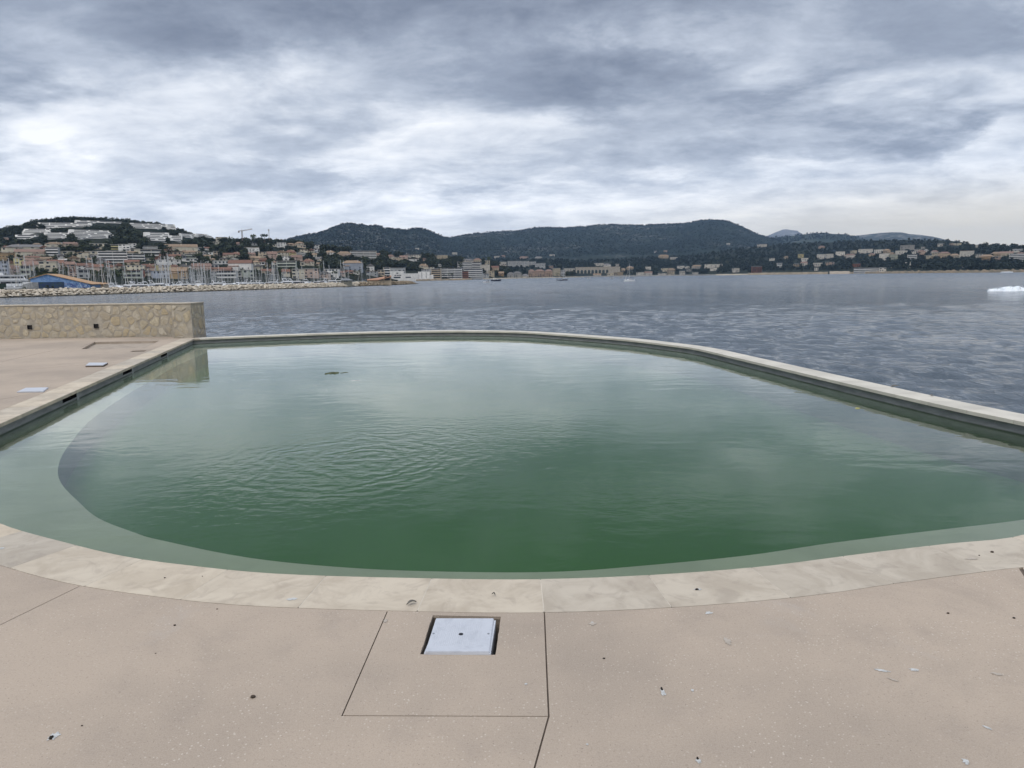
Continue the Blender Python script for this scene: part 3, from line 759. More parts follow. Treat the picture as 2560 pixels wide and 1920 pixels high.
cell = np.maximum(RR * (math.log(15500 / 9) / NR), RR * (R(92) / NA))
Zs = np.full_like(Xs, SEA); wr = np.random.default_rng(5)
gust = .85 + .25 * fbm2(Xs * .03, Ys * .05, 3)
for i in range(64):
    L = .6 * (3.6 / .6) ** wr.random(); th = R(250) + wr.normal(0, .55)     # waves running towards the camera and left
    k = 2 * math.pi / L; a = .0085 * L ** 1.0 * wr.uniform(.5, 1.)
    ph = k * (Xs * math.cos(th) + Ys * math.sin(th)) + wr.uniform(0, 6.28) + .8 * np.sin(Xs * .02 * wr.uniform(.5, 2) + i) + .8 * np.sin(Ys * .021 * wr.uniform(.5, 2) + 2 * i)
    att = np.clip((L / cell - 2.6) / 3, 0, 1)
    s_ = np.sin(ph); Zs += a * att * gust * (s_ + .28 * (np.cos(2 * ph)))
SEA_H = 2.8
def sea_mat():
    m, t = new_mat('open sea water')
    tc = t.node('ShaderNodeTexCoord').outputs['Object']
    far_ = t.node('ShaderNodeVectorMath', {0: tc}, operation='LENGTH').outputs['Value']
    b1 = t.noise(t.scaled(tc, (1., .34, 1.)), .10, 10, .56, .15)       # wave groups down to ripples, each octave as steep as the next
    b2 = t.noise(t.scaled(tc, (1., .8, 1.)), 1.9, 5, .58, .5)
    h = t.m('ADD', t.m('MULTIPLY', b1, SEA_H), t.m('MULTIPLY', t.m('MULTIPLY', b2, t.m('SUBTRACT', 1., t.step(far_, 50., 260.))), .28))
    b3 = t.noise(t.scaled(tc, (1., .22, 1.)), .026, 9, .68, .2)
    h = t.m('ADD', h, t.m('MULTIPLY', t.m('MULTIPLY', b3, t.step(far_, 120., 500.)), 8.))
    bp = t.node('ShaderNodeBump', {'Height': h, 'Distance': 1., 'Strength': .9}).outputs[0]
    gu = t.step(t.noise(t.scaled(tc, (.006, .035, 1.)), 1., 5, .6, .5), .38, .66)
    c = t.mix(gu, (.060, .079, .098), (.084, .105, .126))
    b = t.node('ShaderNodeBsdfPrincipled', {'Base Color': c, 'Roughness': t.m('ADD', .09, t.m('MULTIPLY', t.step(far_, 60., 700.), .14)), 'IOR': 1.33, 'Normal': bp})
    out(t, b.outputs[0]); return m
tag(link('sea', grid_mesh('sea', Xs, Ys, Zs), sea_mat()), kind='structure')
# sea bed of dark water under the haze box floor and beyond the sheet
# ================================================================== terrain
class Layer:
    def __init__(s, name, base, ridge, p=1.3, rough=.0, back=.5):
        s.name = name; s.p = p; s.back = back; s.rough = rough
        b = sorted(base); r_ = sorted(ridge)
        s.ba = np.array([azel(x, HY(x))[0] for x, d in b]); s.bd = np.array([d for x, d in b], float)
        s.ra = np.array([azel(x, y)[0] for x, y, d in r_]); s.re = np.array([azel(x, y)[1] for x, y, d in r_]); s.rd = np.array([d for x, y, d in r_], float)
        s.px0, s.px1 = r_[0][0], r_[-1][0]; s.rpx = [x for x, y, d in r_]; s.rpy = [y for x, y, d in r_]
    def h(s, az, D):
        D0 = np.interp(az, s.ba, s.bd); D1 = np.interp(az, s.ra, s.rd); zr = CAMZ + D1 * np.interp(az, s.ra, s.re)
        tt = (D - D0) / (D1 - D0); b0 = SEA + 1.6
        z = b0 + (zr - b0) * np.clip(tt, 0, 1) ** s.p
        z = np.where(tt > 1, zr - (zr - b0) * np.clip((tt - 1) / s.back, 0, 1) ** 1.4, z)
        z = np.where(tt < 0, SEA - 1.5, z)
        if s.rough: z = z + s.rough * np.clip(tt * 3, 0, 1) * fbm2(D * np.sin(az) / 70, D * np.cos(az) / 70, 17, 4) * np.clip((1 - tt) * 4 + .12, 0, 1)
        return z
    def hit(s, px, py):
        if not s.px0 <= px <= s.px1: return None
        az, e_ = azel(px, py); D0 = np.interp(az, s.ba, s.bd); D1 = np.interp(az, s.ra, s.rd)
        Ds = np.linspace(D0 + .5, D1, 260); zt = s.h(np.full_like(Ds, az), Ds); zr = CAMZ + Ds * e_
        k = np.nonzero(zt >= zr)[0]
        if len(k) == 0: return None
        return float(Ds[k[0]])
    def build(s, m, na=420, nd=90, noise_amp=0.):
        az = np.linspace(s.ra[0], s.ra[-1], na); tt = np.concatenate([[-.012, -.0005], np.linspace(0.0005, 1, nd), 1 + s.back * np.linspace(.05, 1, 14)])
        A_, T_ = np.meshgrid(az, tt); D0 = np.interp(A_, s.ba, s.bd); D1 = np.interp(A_, s.ra, s.rd); D_ = D0 + (D1 - D0) * T_
        Z_ = s.h(A_, D_); return tag(link(s.name, grid_mesh(s.name, D_ * np.sin(A_), D_ * np.cos(A_), Z_), m), kind='structure')
SHORE = [(-500, 560), (0, 600), (500, 640), (800, 720), (950, 900), (1090, 1090), (1340, 1480), (1450, 1750), (1700, 1800), (1900, 1700), (2100, 1580), (2560, 1250), (3050, 1120)]
L1 = Layer('left_hill', SHORE, [(-500, 600, 1300), (-200, 592, 1320), (0, 583, 1320), (60, 571, 1330), (85, 561, 1330), (120, 557, 1340), (180, 553, 1340), (240, 553, 1340), (300, 557, 1330), (400, 568, 1310), (450, 583, 1290), (500, 599, 1270), (530, 605, 1260), (600, 606, 1230), (680, 606, 1220), (740, 610, 1210), (790, 616, 1220), (850, 624, 1240), (920, 630, 1270), (990, 636, 1320), (1060, 640, 1380), (1120, 646, 1430), (1180, 650, 1480), (1230, 656, 1540), (1262, 668, 1600), (1290, 690, 1650)], 1.15, 2.0)
L2 = Layer('mountain', [(500, 1300), (900, 1500), (1340, 1700), (1900, 1900), (2200, 1900)], [(600, 640, 3300), (700, 606, 3300), (740, 594, 3300), (764, 589, 3350), (802, 582, 3400), (825, 573, 3400), (838, 567, 3400), (865, 559, 3400), (886, 561, 3400), (911, 564, 3400), (952, 566, 3450), (963, 571, 3450), (976, 572, 3500), (1017, 577, 3600), (1030, 573, 3600), (1046, 571.5, 3600), (1074, 577, 3700), (1100, 588, 3900), (1112, 594, 4200), (1130, 594, 4300), (1165, 587, 4400), (1232, 580, 4500), (1289, 578.5, 4600), (1336, 570, 4700), (1365, 569, 4700), (1412, 570, 4800), (1460, 566.5, 4800), (1504, 561.5, 4900), (1560, 562, 4900), (1602, 564, 4900), (1626, 562, 4900), (1688, 559.5, 4900), (1724, 557, 4900), (1749, 551.5, 4900), (1770, 549.5, 4900), (1792, 549.5, 4900), (1808, 551, 4900), (1822, 555, 4900), (1846, 563, 4900), (1871, 574, 4900), (1895, 586, 4850), (1932, 597, 4800), (1980, 610, 4700), (2040, 635, 4600)], 1.75, 5.)
L3 = Layer('wooded_slope', SHORE, [(1150, 690, 1900), (1190, 664, 2000), (1240, 652, 2200), (1300, 648, 2300), (1360, 648, 2400), (1440, 652, 2450), (1520, 650, 2450), (1600, 645, 2500), (1700, 640, 2600), (1780, 632, 2600), (1860, 622, 2700), (1940, 612, 2750), (2000, 608, 2800), (2084, 606, 2750), (2150, 602.5, 2700), (2200, 602, 2600), (2265, 600.5, 2500), (2346, 600.5, 2450), (2371, 602, 2400), (2405, 605, 2350), (2413, 611, 2200), (2460, 612, 2150), (2509, 615, 2100), (2560, 616, 2050), (2700, 622, 2000), (3050, 640, 1900)], 1.2, 3.)
L5 = Layer('far_hill', [(1800, 3600), (2300, 3600)], [(1830, 640, 5600), (1890, 604, 5600), (1921, 596, 5600), (1970, 590, 5600), (2019, 585.5, 5600), (2060, 581.5, 5600), (2081, 584.5, 5600), (2113, 585.5, 5600), (2133, 590, 5600), (2165, 600, 5600), (2200, 612, 5600), (2260, 640, 5600)], 1.3, 8.)
L6 = Layer('far_ridge', [(2000, 5000), (2500, 5000)], [(2040, 640, 7600), (2110, 596, 7600), (2133, 589.5, 7600), (2160, 587, 7600), (2200, 582.5, 7600), (2225, 581, 7600), (2255, 581, 7600), (2275, 585, 7600), (2300, 587, 7600), (2330, 591, 7600), (2345, 594, 7600), (2365, 599, 7600), (2400, 606, 7600), (2470, 640, 7600)], 1.2, 10.)
L7 = Layer('distant_peak', [(1800, 9000), (2150, 9000)], [(1850, 640, 11800), (1895, 601, 11800), (1915, 591, 11800), (1938, 581, 11800), (1957, 573.5, 11800), (1968, 573, 11800), (1978, 575.5, 11800), (1993, 576.5, 11800), (2003, 584, 11800), (2012, 588, 11800), (2050, 605, 11800), (2120, 640, 11800)], 1.1, 14.)
LAYERS = [L1, L3, L2]
def land_mat(name, c1, c2, rock=None, rk=.62, sc=.004, tex=.06):
    m, t = new_mat(name); tc = t.node('ShaderNodeTexCoord').outputs['Object']
    c = t.mix(t.step(t.noise(tc, sc * 2.2, 6, .6), .35, .65), c1, c2)
    c = t.mix(t.m('MULTIPLY', t.step(t.noise(tc, tex, 4, .7), .42, .62), .3), c, tuple(x * .5 for x in c1))
    if rock:
        r = t.m('MULTIPLY', t.step(t.noise(tc, sc, 4, .55, .6), rk - .12, rk), t.step(t.noise(t.scaled(tc, (1, 1, 2.2)), sc * 9, 6, .7, .8), .50, .60))
        c = t.mix(t.m('MULTIPLY', r, .8), c, rock)
    b = t.node('ShaderNodeBsdfPrincipled', {'Base Color': c, 'Roughness': .95, 'Specular IOR Level': .05})
    t.l.new(t.node('ShaderNodeBump', {'Height': t.noise(tc, tex * 1.3, 5, .7), 'Distance': 1.2, 'Strength': .6}).outputs[0], b.inputs['Normal'])
    out(t, b.outputs[0]); return m
M_hill = land_mat('scrub and pine floor', (.015, .020, .014), (.024, .027, .018), None, tex=.12)
M_mtn = land_mat('forested limestone mountain', (.016, .025, .021), (.026, .035, .026), (.17, .165, .15), .62, .0022, .03)
M_belt = land_mat('dark coastal wood', (.018, .024, .020), (.030, .036, .025), None, .6, .004, .05)
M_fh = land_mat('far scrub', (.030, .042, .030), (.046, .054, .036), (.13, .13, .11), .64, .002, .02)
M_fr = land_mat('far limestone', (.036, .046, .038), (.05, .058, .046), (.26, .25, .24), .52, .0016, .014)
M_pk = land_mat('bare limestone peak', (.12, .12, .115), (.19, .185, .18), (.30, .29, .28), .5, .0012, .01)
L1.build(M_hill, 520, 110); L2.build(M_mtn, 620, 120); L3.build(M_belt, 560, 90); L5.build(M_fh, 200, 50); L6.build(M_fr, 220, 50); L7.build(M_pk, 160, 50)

# ================================================================== foliage
def leaf_tri(n, ctrs, rad, size, seed, flat=1.):
    r = np.random.default_rng(seed); ctrs = np.array(ctrs); rad = np.array(rad)
    k = r.choice(len(ctrs), n, p=rad ** 2 / (rad ** 2).sum())
    d = r.normal(size=(n, 3)); d /= np.linalg.norm(d, axis=1)[:, None]
    p = ctrs[k] + d * (rad[k] * (r.random(n) ** .35))[:, None] * np.array([1, 1, flat])
    a = r.normal(size=(n, 3)); a /= np.linalg.norm(a, axis=1)[:, None]; b = np.cross(a, r.normal(size=(n, 3))); b /= np.linalg.norm(b, axis=1)[:, None]
    s_ = (size * r.uniform(.6, 1.4, n))[:, None]
    V = np.stack([p + a * s_, p - a * s_ * .5 + b * s_ * .87, p - a * s_ * .5 - b * s_ * .87], 1).reshape(-1, 3)
    return V, np.arange(3 * n).reshape(-1, 3)
def crown_unit(kind, n, size, seed):
    """leaves of a crown of unit height (z 0..1, trunk foot at 0)"""
    r = np.random.default_rng(seed); C = []; Rd = []
    if kind == 'round':
        for i in range(9): an = r.uniform(0, 6.28); q = r.uniform(0, .27); C.append((q * math.cos(an), q * math.sin(an), r.uniform(.30, .78))); Rd.append(r.uniform(.16, .25))
    elif kind == 'umbrella':
        for i in range(11): an = r.uniform(0, 6.28); q = r.uniform(.05, .48); C.append((q * math.cos(an), q * math.sin(an), .80 - .35 * q * q + r.uniform(-.04, .05))); Rd.append(r.uniform(.11, .17))
    elif kind == 'cypress':
        for i in range(9): z = .12 + .8 * i / 9; C.append((r.uniform(-.02, .02), r.uniform(-.02, .02), z)); Rd.append(.115 * math.sin(math.pi * min(.97, .22 + .78 * i / 9)) + .02)
    elif kind == 'bush':
        for i in range(8): an = r.uniform(0, 6.28); q = r.uniform(0, .5); C.append((q * math.cos(an), q * math.sin(an), r.uniform(.25, .6))); Rd.append(r.uniform(.22, .36))
    return leaf_tri(n, C, Rd, size, seed + 1)
def trunk_mb(kind, h=1.):
    mb = MB(); th = {'round': .6, 'umbrella': .72, 'cypress': .3, 'bush': .3}[kind]
    mb.tube((0, 0, -.06), (0.01, 0, th), .028, .014, 5)
    for an in (.4, 2.3, 4.4): mb.tube((0.005, 0, th * .62), (.16 * math.cos(an), .16 * math.sin(an), th * 1.05), .013, .005, 4)
    return mb
def leaf_mat(name, c1, c2, ov=.25):
    m, t = new_mat(name); tc = t.node('ShaderNodeTexCoord').outputs['Object']
    r = t.node('ShaderNodeNewGeometry').outputs['Random Per Island']
    c = t.mix(r, c1, c2)
    o_ = t.node('ShaderNodeObjectInfo').outputs['Random']
    c = t.node('ShaderNodeHueSaturation', {'Value': t.m('ADD', 1 - ov, t.m('MULTIPLY', o_, 2 * ov)), 'Hue': t.m('ADD', .485, t.m('MULTIPLY', o_, .03)), 'Color': c}).outputs[0]
    b = t.node('ShaderNodeBsdfPrincipled', {'Base Color': c, 'Roughness': .8, 'Specular IOR Level': .1})
    out(t, b.outputs[0]); return m
M_leaf1 = leaf_mat('dark pine needles', (.030, .040, .026), (.052, .062, .036))
M_leaf2 = leaf_mat('broadleaf foliage', (.046, .060, .028), (.082, .092, .044))
M_leaf3 = leaf_mat('blue dark canopy', (.017, .025, .021), (.030, .038, .028))
M_bark = mat('grey bark', (.10, .085, .07), .95, .4, 8)
def tree_mesh(kind, n, size, seed, name):
    V, T = crown_unit(kind, n, size, seed); tm = trunk_mb(kind)
    mb = MB(); mb.add(V.tolist(), T.tolist(), 0); mb.add(tm.V, tm.F, 1); return mb.me(name)
TREES = {}
for kind, nm in (('round', 'pine_tree'), ('umbrella', 'umbrella_pine'), ('cypress', 'cypress_tree'), ('bush', 'shrub')):
    TREES[kind] = []
    for k in range(5):
        me = tree_mesh(kind, 150 if kind != 'cypress' else 110, .075 if kind != 'cypress' else .045, 100 + 7 * k + len(kind), nm)
        for x in ((M_leaf1 if k % 3 else M_leaf2), M_bark): me.materials.append(x)
        TREES[kind].append(me)
NM = {'round': 'pine_tree', 'umbrella': 'umbrella_pine', 'cypress': 'cypress_tree', 'bush': 'shrub'}
CATS = {'round': 'tree', 'umbrella': 'pine tree', 'cypress': 'cypress', 'bush': 'shrub'}
def place_tree(kind, px, py, hpx, D, base, wf=1., group='trees on the coast'):
    p = PD(px, py, D); h = hpx * D / F
    o = link(NM[kind], random.choice(TREES[kind])); o.location = (p.x, p.y, p.z - .3); o.rotation_euler = (0, 0, random.uniform(0, 6.28)); o.scale = (h * wf, h * wf, h)
    return auto(o, base, CATS[kind], group, px, py - hpx / 2)
def ground(px, py, layers=None):
    for L in (layers or LAYERS):
        d = L.hit(px, py)
        if d: return d, L
    return None, None

# ================================================================== buildings
WC = {'w': ((.76, .74, .70), 'white'), 'c': ((.62, .565, .45), 'cream'), 'y': ((.62, .55, .29), 'yellow'), 'p': ((.54, .42, .35), 'pink'), 't': ((.50, .415, .31), 'tan'), 'g': ((.38, .385, .38), 'grey'),
      'b': ((.36, .39, .45), 'blue-grey'), 'o': ((.38, .275, .165), 'ochre'), 'r': ((.30, .14, .10), 'russet'), 'n': ((.48, .51, .44), 'green-grey')}
RC = {'r': ((.205, .112, .080), 'terracotta-roofed'), 't': ((.30, .215, .145), 'tan-roofed'), 'p': ((.25, .165, .13), 'rosy-roofed'), 'g': ((.20, .19, .185), 'grey-roofed'), 'w': ((.58, .56, .52), 'flat-roofed')}
M_W = {k: mat('rendered wall ' + v[1], v[0], .9, .22, .35, obj_var=.12) for k, v in WC.items()}
M_WF = {k: mat('weathered wall ' + v[1], tuple(x * y for x, y in zip(v[0], (.72, .68, .62))), .9, .3, .25, obj_var=.2) for k, v in WC.items()}  # duller, warmer wall colours for houses far off
M_R = {k: mat('roof tiles ' + v[1].split('-')[0], v[0], .9, .35, .8, obj_var=.15) for k, v in RC.items()}
M_win = mat('dark window glass', (.035, .042, .055), .2, .4, .3, obj_var=.3)
M_rail = mat('pale balcony front', (.70, .69, .66), .8, .15, .5, obj_var=.1)
UNIT = MB().box(-.5, .5, -.5, .5, 0, 1).me('window')
WIN = MB().box(-.5, .5, -.06, .0, 0, 1).me('window'); WIN.materials.append(M_win)
HB = []                           # bounding boxes in the photo, for keeping trees out of the way
HIDDEN_BASE = 2.5
def roof_prism(w_, d_, z0, hr, style, ov=.5):
    mb = MB(); x, y0, y1 = w_ / 2 + ov, -ov, d_ + ov
    if style == 'g':
        mb.add([(-x, y0, z0), (x, y0, z0), (x, y1, z0), (-x, y1, z0), (-x, d_ / 2, z0 + hr), (x, d_ / 2, z0 + hr)], [(0, 1, 5, 4), (2, 3, 4, 5), (1, 2, 5), (3, 0, 4), (0, 3, 2, 1)])
    elif style == 'p':
        mb.add([(-x, y0, z0), (x, y0, z0), (x, y1, z0), (-x, y1, z0), (0, y0, z0 + hr), (0, y1, z0 + hr), (-x, y0, z0 - .25), (x, y0, z0 - .25), (x, y1, z0 - .25), (-x, y1, z0 - .25)], [(0, 4, 5, 3), (4, 1, 2, 5), (6, 0, 3, 9), (1, 7, 8, 2), (6, 9, 8, 7), (6, 7, 1, 4, 0), (3, 5, 2, 8, 9)])
    else:
        rx = max(.1, x - (d_ / 2 + ov) * .9)
        mb.add([(-x, y0, z0), (x, y0, z0), (x, y1, z0), (-x, y1, z0), (-rx, d_ / 2, z0 + hr), (rx, d_ / 2, z0 + hr)], [(0, 1, 5, 4), (2, 3, 4, 5), (1, 2, 5), (3, 0, 4), (0, 3, 2, 1)])
    return mb
ZONE_N = lambda px: 'houses of the left hillside' if px < 900 else 'buildings along the bay' if px < 1860 else 'villas of the right headland'
def house(x0, x1, yt, yb, st, wc, rc, label=None, name=None, D=None, yaw=None):
    px, rd = (x0 + x1) / 2, random.Random(int(x0 * 31 + yb * 7))
    if D is None: D, L = ground(px, yb)
    if D is None: D, L = ground(px, yb + 4)
    if D is None: D = 1500.
    foot = PD(px, yb, D); sc = math.hypot(D, 0) / F / math.cos(math.atan((px - 1280) / F)) * 1.0
    wid = (x1 - x0) * sc * math.cos(azel(px, yb)[0]) ; H = (yb - yt) * sc * math.cos(azel(px, yb)[0])
    dep = max(5., min(13., wid * .65)); az = azel(px, yb)[0]
    yw = rd.uniform(-.22, .22) if yaw is None else yaw
    if wid > 25: yw *= .35
    wid /= (math.cos(yw) + .25 * abs(math.sin(yw)))
    big = (yb - yt) >= 14 or (x1 - x0) > 34
    name = name or ('apartment_block' if st == 'b' or big else 'house')
    o = empty(name, foot, -az + yw)
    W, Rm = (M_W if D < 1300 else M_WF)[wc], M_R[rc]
    floors = max(1, round(H / 3.1))
    if st in 'gphs':
        hr = min(H * .40, wid * .35, 3.6 if st != 'p' else 5.); hw = H - hr
    else: hr = 0; hw = H
    wb = MB()
    if st == 'p': 
        wb.box(-wid / 2, wid / 2, 0, dep, -HIDDEN_BASE, hw - .25)
    else: wb.box(-wid / 2, wid / 2, 0, dep, -HIDDEN_BASE, hw - (.02 if st in 'gh' else .35))
    if st == 'f' and wid > 9 and H > 4.5:    # a set-back wing breaks the box
        s_ = rd.choice((-1, 1)); wb.box(min(s_ * wid / 2, s_ * wid * .12), max(s_ * wid / 2, s_ * wid * .12), -2.2, -.004, -HIDDEN_BASE, hw * .52)
    if st in 'gh' and wid > 9 and D > 500:    # lower wing to one side
        s_ = rd.choice((-1, 1)); wa, wb_ = sorted((s_ * wid / 2, s_ * wid * rd.uniform(.0, .2))); hh = hw * rd.uniform(.5, .75); dd = rd.uniform(2.2, 4)
        wb.box(wa + .02, wb_ - .02, -dd, -.004, -HIDDEN_BASE, hh)
        rw = MB(); rw.add([(wa - .35, -dd - .4, hh + .01), (wb_ + .35, -dd - .4, hh + .01), (wb_ + .35, -.005, hh + .8), (wa - .35, -.005, hh + .8), (wa - .35, -dd - .4, hh + .16), (wb_ + .35, -dd - .4, hh + .16), (wb_ + .35, -.005, hh + .95), (wa - .35, -.005, hh + .95)], [(0, 1, 5, 4), (4, 5, 6, 7), (1, 2, 6, 5), (3, 0, 4, 7), (3, 2, 1, 0)])
        rw.build('wing_roof', Rm, o)
    wb.build('wall', W, o)
    if st in 'gph':
        rf = roof_prism(wid, dep, hw, hr, st).build('roof', Rm, o)
        if rd.random() < .55 and D < 1500:
            cx = rd.uniform(-.3, .3) * wid; MB().box(cx - .4, cx + .4, dep * .3, dep * .3 + .7, hw + hr * .2, hw + hr + .5).build('chimney', W, rf)
    else:
        MB().box(-wid / 2 - .35, wid / 2 + .35, -.45, dep + .3, hw - .349, hw).build('roof', M_R['w'] if rc == 'w' else Rm, o)
    sp = (x1 - x0)
    if st == 'b':
        fh = hw / floors
        for k in range(floors):
            z = k * fh
            MB().box(-wid / 2 + .4, wid / 2 - .4, -.12, -.004, z + fh * .40, z + fh * .94).build('window_band', M_win, o)
            bl = MB().box(-wid / 2, wid / 2, -1.7, -.13, z - .02, z + .18); bl.box(-wid / 2, wid / 2, -1.7, -1.55, z + .181, z + fh * .40)
            bl.build('balcony', M_rail if wc in 'wcgb' else W, o)
        nd = max(1, int(wid / 9))
        for k in range(nd + 1):
            x = -wid / 2 + wid * k / nd; MB().box(x - .14, x + .14, -1.5, -.125, .2, hw - .36).build('party_wall', W, o)
    elif sp >= 7 and floors:
        fh = hw / floors; nw = max(1, min(4, round(wid / 4.2))); tot = 0
        for k in range(floors):
            for j in range(nw):
                if tot >= 8 or rd.random() < .12: continue
                ww = rd.choice((1.3, 1.6, 2.4, 3.2)) * (1.15 if D > 1200 else 1); ww = min(ww, wid / nw * .75)
                q = link('window', WIN, None, o, (-wid / 2 + wid * (j + .5) / nw + rd.uniform(-.3, .3), -.003 if not (st == 'f' and wid > 9 and H > 4.5) else -2.206 if False else -.003, k * fh + fh * .3))
                q.scale = (ww, 1, min(1.9, fh * .5)); tot += 1
    HB.append((x0, x1, yt, yb, D))
    size = 'long ' if sp > 45 else 'small ' if sp < 11 else 'tall ' if (yb - yt) > 1.15 * sp else ''
    kind = {'b': 'balconied block'}.get(st, 'building' if big else 'house')
    nmw = WC[wc][1]
    form = RC[rc][1] if st != 'p' else RC[rc][1].replace('-roofed', '-gabled').replace('flat', 'front')
    base = label or f"{size}{nmw} {form} {kind}"
    o['category'] = 'building' if big or st == 'b' else 'house'
    if label: o['label'] = label; o['group'] = ZONE_N(px)
    else: auto(o, base, o['category'], ZONE_N(px), px, (yt + yb) / 2)
    return o
